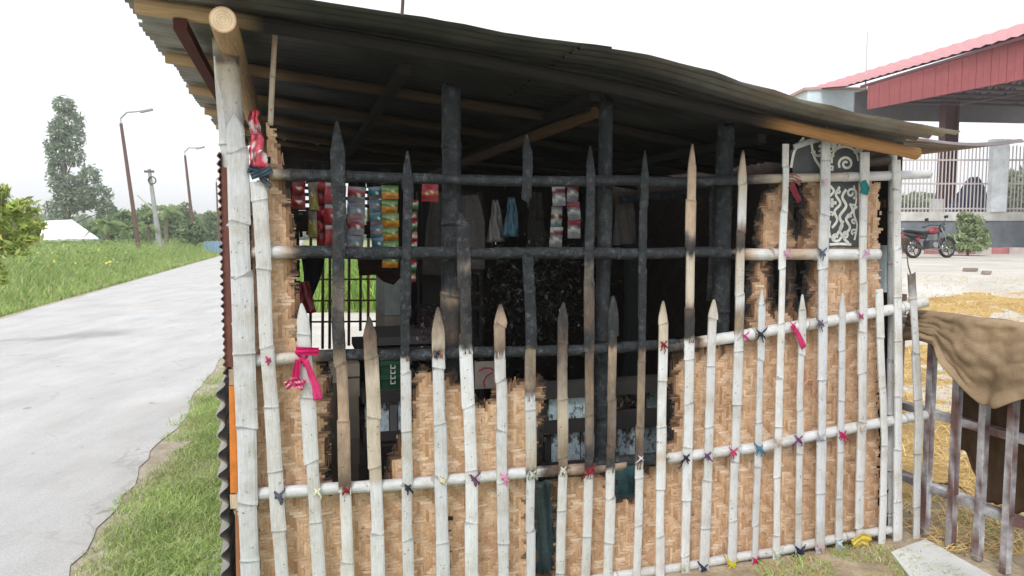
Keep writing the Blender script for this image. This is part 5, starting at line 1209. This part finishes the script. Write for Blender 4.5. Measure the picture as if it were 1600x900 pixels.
# ---- motorbike (built along +x, wheels 1.28 m apart)
def motorbike(loc, rz):
    r = thing('motorbike', 'black and red motorbike parked on the yard in front of the boundary wall', 'motorbike', loc, rz)
    r.rotation_euler = (R(-6), 0, rz)
    BK = (.02, .02, .022, 0); SIL = (.45, .46, .47, 0); RD_ = (.22, .015, .02, 0)
    def B(fn, name, mat, par=r, smooth=True):
        mb = MB(); fn(mb); return mb.build(name, mat, par, smooth=smooth, local=True)
    def wheel(x):
        c = (x, 0, .31)
        def tyre(mb):
            for a in range(24):
                pass
            n, m = 28, 10; b0 = len(mb.v)
            for i in range(n):
                A_ = 2 * math.pi * i / n
                for j in range(m):
                    Bq = 2 * math.pi * j / m; rr_ = .265 + .045 * math.cos(Bq); mb.vert((x + rr_ * math.cos(A_), .048 * math.sin(Bq), .31 + rr_ * math.sin(A_)), BK)
            for i in range(n):
                for j in range(m): mb.face(b0 + i * m + j, b0 + i * m + (j + 1) % m, b0 + ((i + 1) % n) * m + (j + 1) % m, b0 + ((i + 1) % n) * m + j)
        w_ = B(tyre, 'wheel', M_RUBBER)
        def rim(mb):
            mb.disc_lathe(c, (0, 1, 0), [(.225, -.03), (.24, -.03), (.24, .03), (.225, .03), (.225, -.03)], 24, SIL)
            mb.disc_lathe(c, (0, 1, 0), [(.0, -.05), (.05, -.05), (.05, .05), (.0, .05)], 12, SIL)
            for k in range(5):
                a = 2 * math.pi * k / 5; d = Vector((math.cos(a), 0, math.sin(a))); mb.tube([Vector(c) + d * .04, Vector(c) + d * .235], .014, 6, (.10, .10, .11, 0), Vector((0, 1, 0)))
            mb.disc_lathe((x, .055, .31), (0, 1, 0), [(.07, 0), (.12, 0), (.12, .004), (.07, .004)], 18, (.5, .5, .5, 0))
        B(rim, 'rim', M_CHROME, w_)
    wheel(0); wheel(1.28)
    def body(mb, pts, half, zc, c):
        # closed lofted shell: pts (x, zlow, zhigh, halfwidth)
        n = len(pts); b0 = len(mb.v); m = 12
        for (x, zl, zh, hw) in pts:
            for j in range(m):
                a = 2 * math.pi * j / m; mb.vert((x, hw * math.cos(a), (zl + zh) / 2 + (zh - zl) / 2 * math.sin(a)), c)
        for i in range(n - 1):
            for j in range(m): mb.face(b0 + i * m + j, b0 + i * m + (j + 1) % m, b0 + (i + 1) * m + (j + 1) % m, b0 + (i + 1) * m + j)
        mb.face(*[b0 + j for j in range(m)][::-1]); mb.face(*[b0 + (n - 1) * m + j for j in range(m)])
    B(lambda mb: body(mb, [(.58, .76, .84, .06), (.64, .73, .90, .12), (.75, .72, .95, .145), (.88, .74, .94, .13), (.96, .78, .90, .07)], 0, 0, RD_), 'fuel_tank', M_GLOSS)
    B(lambda mb: body(mb, [(-.30, .80, .86, .06), (-.15, .78, .88, .12), (.15, .74, .84, .14), (.40, .72, .82, .12), (.56, .74, .84, .08)], 0, 0, BK), 'seat', M_RUBBER)
    B(lambda mb: body(mb, [(-.42, .76, .82, .03), (-.28, .68, .79, .09), (.0, .62, .74, .12), (.35, .58, .72, .11), (.5, .60, .72, .08)], 0, 0, (.03, .022, .025, 0)), 'side_panel', M_GLOSS)
    B(lambda mb: (mb.box((.66, 0, .42), (.15, 0, 0), (0, .12, 0), (0, 0, .12), (.06, .06, .065, 0)), mb.disc_lathe((.72, -.15, .40), (0, 1, 0), [(0, 0), (.09, 0), (.09, .30), (0, .30)], 14, (.25, .25, .26, 0)), [mb.box((.78, 0, .56 + .022 * k), (.085, 0, .01), (0, .10, 0), (0, 0, .006), (.2, .2, .2, 0)) for k in range(7)]), 'engine', M_STEEL, smooth=False)
    B(lambda mb: (mb.tube([(.86, -.10, .50), (.92, -.13, .30), (.70, -.15, .22), (.3, -.15, .26), (.10, -.16, .33)], .022, 8, SIL), mb.tube([(.25, -.17, .28), (-.25, -.18, .44)], .048, 10, (.10, .10, .10, 0)), mb.tube([(-.25, -.18, .44), (-.29, -.18, .455)], .04, 10, SIL)), 'exhaust', M_CHROME)
    B(lambda mb: (mb.tube([(.0, .09, .31), (.45, .10, .36)], .02, 6, BK), mb.tube([(.0, -.09, .31), (.45, -.10, .36)], .02, 6, BK), mb.tube([(.45, 0, .36), (.50, 0, .70), (1.02, 0, .86)], .025, 6, BK), mb.tube([(.5, 0, .3), (.9, 0, .36), (1.0, 0, .80)], .022, 6, BK)), 'frame', M_STEEL)
    for s in (1, -1): B(lambda mb: (mb.tube([(.02, s * .11, .33), (.12, s * .13, .70)], .028, 8, (.3, .02, .03, 0))), 'shock_absorber', M_CHROME)
    for s in (1, -1): B(lambda mb: mb.tube([(1.28, s * .075, .31), (1.03, s * .085, .92)], .022, 8, (.25, .25, .26, 0)), 'fork_leg', M_CHROME)
    hb = B(lambda mb: mb.tube([(.86, .36, 1.0), (.96, .22, 1.05), (1.02, 0, 1.0), (.96, -.22, 1.05), (.86, -.36, 1.0)], .013, 6, BK), 'handlebar', M_STEEL)
    for s in (1, -1):
        B(lambda mb: mb.tube([(.78, s * .40, .985), (.89, s * .345, 1.005)], .019, 8, BK), 'grip', M_RUBBER, hb)
        B(lambda mb: (mb.tube([(.92, s * .28, 1.04), (.94, s * .33, 1.20)], .006, 5, BK), mb.box((.93, s * .36, 1.23), (.012, 0, 0), (0, .065, 0), (0, 0, .04), BK)), 'mirror', M_STEEL, hb)
    B(lambda mb: body(mb, [(1.04, .80, 1.0, .06), (1.12, .78, 1.02, .10), (1.18, .82, .98, .08), (1.20, .86, .94, .04)], 0, 0, BK), 'headlight', M_GLOSS)
    def fender(x, a0, a1, c):
        def fn(mb):
            b0 = len(mb.v); n = 12
            for i in range(n + 1):
                a = lerp(a0, a1, i / n)
                for (w_, rr_) in ((-.07, .325), (-.06, .345), (.06, .345), (.07, .325)): mb.vert((x + rr_ * math.cos(a), w_, .31 + rr_ * math.sin(a)), c)
            for i in range(n):
                for j in range(3): mb.face(b0 + i * 4 + j, b0 + i * 4 + j + 1, b0 + i * 4 + 5 + j, b0 + i * 4 + 4 + j)
        return fn
    B(fender(1.28, R(20), R(150), BK), 'front_fender', M_GLOSS); B(fender(0, R(60), R(200), BK), 'rear_fender', M_GLOSS)
    B(lambda mb: mb.box((-.40, 0, .70), (.02, 0, .02), (0, .06, 0), (0, 0, .04), (.45, .01, .01, 0)), 'tail_light', M_GLOSS)
    B(lambda mb: mb.box((-.44, 0, .52), (.004, 0, .01), (0, .10, 0), (0, 0, .07), (.5, .5, .48, 0)), 'number_plate', M_PAINT)
    B(lambda mb: (mb.tube([(-.30, .1, .86), (-.42, .08, .90), (-.42, -.08, .90), (-.30, -.1, .86)], .012, 6, SIL)), 'grab_rail', M_CHROME)
    B(lambda mb: mb.tube([(.45, .12, .30), (.38, .34, .02)], .012, 6, BK), 'side_stand', M_STEEL)
p = G(1427, 404, ZB); motorbike((p.x, p.y, ZB + .002), R(16))

# ---- station canopy
def Zp(px, py, z): return G(px, py, z)
rootS = thing('station_canopy', 'large open station shed with red metal roof and pink sheet fascia', 'building', (18, 36, ZB))
E0 = D(1720, 24, 21.5); E1 = D(1354, 134, 32.4)      # eave line (top of fascia)
B0 = D(1720, 92, 21.5); B1 = D(1390, 160, 31.2)
d = (E1 - E0); d.z = 0; d.normalize(); nr = Vector((-d.y, d.x, 0)); nr = nr if nr.x > 0 else -nr      # nr: across the roof, to the right
L = (E1 - E0).length; pan = .34; k = 0; s = 0
E0z, E1z = E0.z, E1.z
zE = (E0z + E1z) / 2
while s < L:
    a = E0 + d * s; b = E0 + d * min(L, s + pan - .02); za = lerp(E0z, E1z, s / L); zb_ = za - lerp(1.35, 1.0, s / L); mb = MB()
    c = (.40, .095, .105, 0); off_ = nr * .10
    q = [(a.x, a.y, zb_), (b.x, b.y, zb_), (b.x, b.y, za), (a.x, a.y, za)]
    mid = (Vector(q[0]) + Vector(q[2])) / 2; mb.box(mid + off_, d * ((b - a).length / 2), nr * (.03 if k % 2 else .038), Vector((0, 0, (za - zb_) / 2)), c); mb.build('fascia_panel', M_STEEL, rootS); s += pan; k += 1
RG0 = D(1760, -12, 26.5); RG1 = D(1262, 139, 44.0)
def roofquad(a, b, c_, d_, col, name, n=1):
    mb = MB(); R_ = 46
    lowp = [a.lerp(b, i / R_) for i in range(R_ + 1)]; hip = [d_.lerp(c_, i / R_) for i in range(R_ + 1)]; rows = [[], []]
    for i in range(R_ + 1):
        for t_, row in ((0, rows[0]), (1, rows[1])): row.append(mb.vert((lowp[i] if t_ == 0 else hip[i]) + Vector((0, 0, .05 * (i % 2))), col))
    for i in range(R_): mb.face(rows[0][i], rows[0][i + 1], rows[1][i + 1], rows[1][i])
    u0_ = mb.vert(a - Vector((0, 0, .05)), (.12, .05, .05, 0)); u1_ = mb.vert(b - Vector((0, 0, .05)), (.12, .05, .05, 0)); u2_ = mb.vert(c_ - Vector((0, 0, .1)), (.12, .05, .05, 0)); u3_ = mb.vert(d_ - Vector((0, 0, .1)), (.12, .05, .05, 0))
    mb.face(u0_, u3_, u2_, u1_); return mb.build(name, M_STEEL, rootS)
eo = -nr * .25
roofquad(E0 + eo, D(1324, 134, 34.0), RG1, RG0, (.52, .21, .22, 0), 'roof')
mb = MB(); mb.box((E0 + E1) / 2 + eo + Vector((0, 0, -.05)), (E1 - E0) / 2, nr * .05, Vector((0, 0, .05)), (.12, .04, .05, 0)); mb.build('gutter', M_STEEL, rootS)
# soffit and trusses
BE = B1 + d * 3.0
Wd = 9.5; zs0 = B0.z + .25; zs1 = B1.z + .25
S = [B0 + nr * .3, BE + nr * .3, BE + nr * Wd, B0 + nr * Wd]
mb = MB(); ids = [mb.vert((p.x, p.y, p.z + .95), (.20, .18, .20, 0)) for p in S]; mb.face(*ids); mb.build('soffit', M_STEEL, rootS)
for i in range(9):
    f = i / 8; a = B0.lerp(B1, f) + nr * .15; mb = MB(); zc = a.z + .05
    p1, p2 = a, a + nr * Wd
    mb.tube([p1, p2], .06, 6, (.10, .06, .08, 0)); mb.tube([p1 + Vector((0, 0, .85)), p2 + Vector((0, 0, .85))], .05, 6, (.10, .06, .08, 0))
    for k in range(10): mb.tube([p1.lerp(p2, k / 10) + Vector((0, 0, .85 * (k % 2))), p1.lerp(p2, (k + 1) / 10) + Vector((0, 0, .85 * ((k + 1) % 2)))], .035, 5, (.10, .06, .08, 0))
    mb.build('truss', M_STEEL, rootS)
for k, o_ in enumerate((.35, 3.2, 6.3, 9.3)):
    mb = MB(); mb.tube([B0 + nr * o_, B1 + nr * o_], .06, 6, (.12, .08, .09, 0)); mb.build('purlin', M_STEEL, rootS)
mb = MB(); mb.box((BE * 2 + nr * (Wd + .6)) / 2 + Vector((0, 0, .35)), nr * (Wd / 2), d * .04, Vector((0, 0, .62)), (.17, .155, .175, 0)); mb.build('end_fascia', M_STEEL, rootS)
mb = MB(); q0, q1 = B0 + nr * Wd, B1 + nr * Wd; mb.box((q0 + q1) / 2 + Vector((0, 0, .5)), (q1 - q0) / 2, nr * .04, Vector((0, 0, .5)), (.16, .13, .15, 0)); mb.build('rear_fascia', M_STEEL, rootS)
for (px, Y) in ((1478, 33.0), (1700, 27.5)):
    p = D(px, 300, Y); mb = MB(); zt_ = B1.z + .4; c = (.14, .045, .055, 0)
    mb.abox(p.x - .30, p.x - .24, p.y - .25, p.y + .25, z2 - .4, zt_, c); mb.abox(p.x + .24, p.x + .30, p.y - .25, p.y + .25, z2 - .4, zt_, c); mb.abox(p.x - .24, p.x + .24, p.y - .03, p.y + .03, z2 - .4, zt_, c)
    mb.build('column', M_STEEL, rootS)
# blue-white end block under the far roof
mb = MB(); p0, p1 = D(1262, 141, 40), D(1352, 141, 40); mb.abox(p0.x, p1.x, 40, 44, ZB, p0.z, (.66, .76, .82, 0)); 
blk = mb.build('hall', M_STEEL); tag(blk, 'pale blue hall wall showing above the tin roof beside the red station roof', 'building')
mb = MB(); mb.abox(p0.x - .2, p1.x + .2, 39.9, 44.1, p0.z + .003, p0.z + .14, (.50, .30, .28, 0)); mb.build('roof_edge', M_STEEL, blk)
mb = MB(); p = D(1350, 200, 36); mb.tube([(p.x, p.y, z2 - .4), (p.x, p.y, D(1352, 50, 36).z)], .05, 6, (.5, .5, .5, 0), scale=[1, .6]); tag(mb.build('mast', M_STEEL), 'thin pale mast standing beside the red station roof', 'mast')

# ------------------------------------------------------------------ far left
# leafy bush at the left edge, near
Y = 10.0; b = D(-40, 520, Y)
tree('leafy_tree', 'bright yellow green leafy tree at the left edge by the road', 'tree', (b.x - .6, Y, 0),
     [pblob(8, 345, Y, 36, 30), pblob(38, 325, Y, 22, 14), pblob(-20, 310, Y, 26, 20), pblob(14, 385, Y, 28, 16), pblob(-15, 425, Y, 24, 22), pblob(52, 352, Y, 18, 9), pblob(38, 372, Y, 22, 9), pblob(0, 296, Y, 12, 8)],
     2300, .075, [(.20, .28, .05), (.32, .42, .09), (.44, .52, .14), (.5, .47, .14)], [2, 4, 3, 1], .06)
# tall tree: narrow broken column with a lower spread; haze painted into leaf colours
Y = 62
TT = [(100, 165, 16, 14), (108, 190, 20, 20), (92, 205, 16, 18), (112, 215, 18, 18), (95, 240, 20, 22), (88, 268, 14, 20), (118, 245, 14, 16), (104, 290, 24, 20), (140, 275, 16, 16), (150, 305, 22, 18), (125, 310, 26, 22), (95, 325, 22, 20), (165, 330, 14, 16), (82, 228, 12, 12)]
b = D(104, 385, Y)
tree('tall_tree', 'tall narrow tree with haze tinted grey green leaves rising above the white roofed house', 'tree', (b.x, Y, 0), [pblob(x, y, Y, a, c) for x, y, a, c in TT], 8500, .25, [(.18, .25, .17), (.24, .31, .21), (.30, .36, .27), (.36, .40, .32)], [3, 3, 2, 1], .25, top=D(100, 160, Y))
# rows of bushy trees beyond the weeds
far = [(190, 352, 34, 26, 48, 'rounded dark green tree behind the first lamp post'), (228, 345, 26, 30, 58, 'dense green tree between the lamp post and the concrete pole'), (285, 345, 30, 32, 66, 'dark green tree behind the second lamp post'), (325, 352, 26, 24, 72, 'green tree at the far bend of the road'),
       (265, 352, 24, 34, 60, 'green tree behind the palm and the concrete pole'), (150, 358, 26, 16, 55, 'low green tree just right of the white roof'), (300, 362, 24, 16, 50, 'low green bush beside the blue fence'), (342, 345, 16, 18, 80, 'small green tree next to the hut edge'),
       (60, 360, 24, 20, 70, 'green tree behind the white roofed house'), (20, 365, 30, 24, 70, 'green tree behind the bright leaves at the left edge'), (210, 372, 30, 14, 46, 'low dark bush at the foot of the first lamp post'), (170, 335, 18, 16, 66, 'greyish green tree under the tall tree')]
for x, y, rx, rz, Y, lb in far:
    b = D(x, 380, Y); bl = [pblob(x, y, Y, rx * .7, rz * .7), pblob(x - rx * .5, y + rz * .25, Y, rx * .5, rz * .6), pblob(x + rx * .5, y + rz * .2, Y, rx * .5, rz * .6), pblob(x + rx * .15, y - rz * .5, Y, rx * .4, rz * .4), pblob(x, y + rz * .6, Y, rx * .8, rz * .5)]
    k = random.uniform(.85, 1.2); tree('tree', lb, 'tree', (b.x, Y, 0), bl, 2600, .26, [(.15 * k, .22 * k, .10 * k), (.20 * k, .29 * k, .13 * k), (.28 * k, .37 * k, .18 * k)], [3, 3, 2], .12, 'trees beyond the roadside weeds')
# more distant continuous wood on the horizon
mbn = 5200; cen = np.stack([rng.uniform(-150, -20, mbn), rng.uniform(118, 150, mbn), rng.uniform(0, 1, mbn)], 1); cen[:, 2] = cen[:, 2] * (4 + 2.5 * np.array([nz(a, 0, .06) for a in cen[:, 0]]))
V, Q = cards(cen, rng.uniform(.6, 1.3, mbn), .9); cl = np.repeat(np.concatenate([pick_cols(mbn, [(.16, .22, .13), (.22, .28, .17)], [1, 1]), np.zeros((mbn, 1))], 1), 4, 0)
tag(np_mesh('distant_wood', V, Q, cl, M_LEAF), 'distant hazy wood along the horizon', 'wood', kind='stuff')
cen = np.stack([rng.uniform(-60, 160, mbn), rng.uniform(118, 150, mbn), rng.uniform(0, 1, mbn)], 1); cen[:, 2] = cen[:, 2] * (4.5 + 2.0 * np.array([nz(a, 0, .05) for a in cen[:, 0]]))
V, Q = cards(cen, rng.uniform(.6, 1.3, mbn), .9); tag(np_mesh('distant_wood', V, Q, cl, M_LEAF), 'distant wood behind the hut and the yard', 'wood', kind='stuff')
# palms / banana plants
def palm(px, py, Y, rpx, nf, label, base_y=392):
    c = D(px, py, Y); s = Y / F; b = D(px + 3, base_y, Y); root = thing('palm', label, 'palm', (b.x, Y, 0)); mb = MB()
    mb.tube([(b.x, Y, 0), ((b.x + c.x) / 2, Y, c.z * .5), tuple(c)], .13, 8, (.2, .18, .12, 0), scale=[1.3, 1, .8]); mb.build('trunk', M_BARK, root)
    for k in range(nf):
        a = 2 * math.pi * k / nf + random.uniform(-.3, .3); el = random.uniform(.2, 1.1); Lf_ = rpx * s * random.uniform(.8, 1.2); dh = Vector((math.cos(a), math.sin(a), 0)); mb = MB(); pts = []
        for i in range(9):
            f = i / 8; pts.append(Vector(c) + dh * (Lf_ * f * math.cos(el * (1 - f))) + Vector((0, 0, Lf_ * (math.sin(el) * f - .85 * f * f * .9))))
        for i in range(8):
            for m in range(3):
                p = pts[i].lerp(pts[i + 1], m / 3); tdir = (pts[i + 1] - pts[i]).normalized(); side = tdir.cross(Vector((0, 0, 1))).normalized()
                for sg_ in (1, -1):
                    ll = Lf_ * .26 * math.sin(math.pi * min(1, (i + m / 3) / 8 * .9 + .1)); e = p + side * sg_ * ll + Vector((0, 0, -ll * .55)) + tdir * ll * .4
                    cc = (random.uniform(.14, .26), random.uniform(.24, .34), .10, 0); i0 = mb.vert(p, cc); i1 = mb.vert(p + tdir * .10 * Lf_ * .5, cc); i2 = mb.vert(e, cc); mb.face(i0, i1, i2)
        mb.tube(pts, .02, 4, (.25, .28, .12, 0)); mb.build('frond', M_LEAF, root)
palm(166, 350, 42, 34, 13, 'pale green palm right of the white roofed house'); palm(258, 328, 46, 32, 13, 'tall green palm beside the concrete pole'); palm(232, 355, 40, 22, 11, 'small palm between the lamp post and the concrete pole')
# house with white roof
Y = 44; hs_ = thing('village_house', 'small village house with a white tin roof behind the weeds', 'house', tuple(Vector((D(100, 380, Y).x, Y, 0))))
a, b, c_, d_ = D(72, 344, Y + 4), D(112, 342, Y + 4), D(152, 371, Y), D(62, 373, Y)
mb = MB(); ids = [mb.vert(p, (.72, .74, .78, 0)) for p in (D(60, 375, Y), D(154, 372, Y), D(112, 343, Y + 3), D(70, 345, Y + 3))]; lo = [mb.vert(Vector(mb.v[i]) - Vector((0, 0, .12)), (.4, .42, .45, 0)) for i in ids]
mb.face(*ids); mb.face(*lo[::-1])
for i in range(4): j = (i + 1) % 4; mb.face(ids[i], lo[i], lo[j], ids[j])
mb.build('roof', M_STEEL, hs_)
mb = MB(); pa, pb_ = D(72, 376, Y + .3), D(118, 376, Y + .3); mb.abox(pa.x, pb_.x, Y + .3, Y + 4, 0, pa.z - .02, (.45, .47, .50, 0)); mb.build('wall', M_CONC, hs_)
mb = MB(); mb.abox(pa.x + .6, pa.x + 1.1, Y + .25, Y + .32, .3, .9, (.06, .06, .06, 0)); mb.build('window', M_STEEL, hs_)
mb = MB(); pa, pb_ = D(20, 388, 36), D(70, 388, 36); mb.abox(pa.x, pb_.x, 36, 36.15, 0, pa.z, (.55, .60, .66, 0)); tag(mb.build('tin_fence', M_STEEL), 'pale bluish tin fence low behind the bright leaves', 'fence')
# blue fence at the road bend
bf = thing('blue_fence', 'blue tin fence at the far bend of the road', 'fence', tuple(G(333, 396)))
for k in range(6):
    pa = D(318 + k * 5, 377, 48); mb = MB(); mb.abox(pa.x, pa.x + .19, 48 + .02 * (k % 2), 48.05 + .02 * (k % 2), 0, pa.z, (.22, .34, .46, 0)); mb.build('panel', M_STEEL, bf)
# lamp posts
def lamp(px0, py0, px1, py1, ax, ay, Y, r, label):
    b = D(px0, py0, Y); b.z = 0; t_ = D(px1, py1, Y); e = D(ax, ay, Y)
    root = thing('street_lamp', label, 'street lamp', tuple(b), 0, 'street lamps along the road'); mb = MB(); mb.tube([b, b.lerp(t_, .5), t_], r, 8, (.15, .085, .075, 0), scale=[1.15, 1, .8]); mb.build('pole', M_RUST, root)
    mb = MB(); mb.tube([t_, t_ + Vector((.0, 0, .25)), t_.lerp(e, .25) + Vector((0, 0, .38)), e], r * .42, 6, (.35, .35, .36, 0)); mb.build('arm', M_STEEL, root)
    mb = MB(); mb.box(e, Vector((.28, 0, .06)), Vector((0, .09, 0)), Vector((0, 0, .045)), (.30, .31, .32, 0)); mb.build('lamp_head', M_STEEL, root)
lamp(220, 406, 189, 193, 229, 173, 36, .095, 'nearest rusty street lamp leaning left beside the road')
lamp(306, 388, 289, 243, 313, 231, 50, .10, 'second rusty street lamp further along the road')
lamp(342, 385, 338, 285, 348, 279, 70, .09, 'farthest street lamp half hidden by the hut')
Y = 40; cpz = thing('concrete_pole', 'pale concrete utility pole with brackets between the two street lamps', 'utility pole', (D(252, 390, Y).x, Y, 0))
b, t_ = D(252, 390, Y), D(233, 264, Y); b.z = 0; mb = MB(); mb.sweep([b, t_], [(-.16, -.12), (.16, -.12), (.16, .12), (-.16, .12)], Vector((0, 1, 0)), [.85, .42], lambda i, j: (.34, .34, .33, 0)); mb.build('pole', M_CONC, cpz)
mb = MB(); c = D(239, 282, Y); pts = [c + Vector((.20 * math.cos(2 * math.pi * k / 12), -.1, .20 * math.sin(2 * math.pi * k / 12))) for k in range(13)]; mb.tube(pts, .035, 5, (.08, .08, .08, 0), Vector((0, 1, 0))); mb.build('cable_coil', M_RUBBER, cpz)
mb = MB(); p = D(233, 268, Y); mb.box(p, (.25, 0, 0), (0, .06, 0), (0, 0, .06), (.12, .12, .12, 0)); mb.build('bracket', M_RUST, cpz)
mb = MB(); mb.tube([D(215, 305, Y), D(240, 328, Y)], .05, 6, (.5, .5, .48, 0)); mb.build('stay', M_STEEL, cpz)
# yellow flowers in the weeds
n = 34; px_ = rng.uniform(10, 190, n); cen = np.array([tuple(D(x, 392 + rng.uniform(-6, 26), rng.uniform(17, 26))) for x in px_]); V, Q = cards(cen, rng.uniform(.03, .06, n), 1.2)
c = np.repeat(np.concatenate([pick_cols(n, [(.75, .60, .08), (.7, .7, .5)], [3, 1]), np.zeros((n, 1))], 1), 4, 0); tag(np_mesh('wild_flowers', V, Q, c, M_LEAF), 'scattered yellow wild flowers among the roadside weeds', 'flowers', kind='stuff')
# broad-leaved weeds on the far bank
n = 20000; yy = rng.uniform(12, 40, n); ex = RL.x + (yy - RL.y) * RD.x / RD.y; dd = rng.uniform(1.6, 9, n); cen = np.stack([ex - dd, yy, rng.uniform(.10, 1.15, n) * np.clip(dd / 3, .3, 1)], 1)
q = np.array([nz(a, b, .8, 2) for a, b in cen[:, :2]]); cen = cen[q > -.05]; n = len(cen); V, Q = cards(cen, rng.uniform(.03, .085, n), .8)
c = np.repeat(np.concatenate([pick_cols(n, [(.27, .38, .11), (.38, .48, .18), (.20, .29, .09)], [3, 3, 2]), np.zeros((n, 1))], 1), 4, 0); tag(np_mesh('bank_weeds', V, Q, c, M_LEAF), 'broad leaved weeds on the bank beyond the road', 'weeds', kind='stuff')

# ------------------------------------------------------------------ damp air between here and the horizon
hm = bpy.data.materials.new('haze'); hm.use_nodes = True; t = hm.node_tree; t.nodes.clear()
o_ = t.nodes.new('ShaderNodeOutputMaterial'); pv = t.nodes.new('ShaderNodeVolumePrincipled'); pv.inputs['Color'].default_value = (1, 1, 1, 1); pv.inputs['Density'].default_value = .0016; pv.inputs['Anisotropy'].default_value = .2
t.links.new(pv.outputs[0], o_.inputs['Volume'])
mb = MB(); mb.abox(-520, 520, -80, 720, -1, 20, (1, 1, 1, 0)); hz = mb.build('haze', hm); tag(hz, kind='stuff')
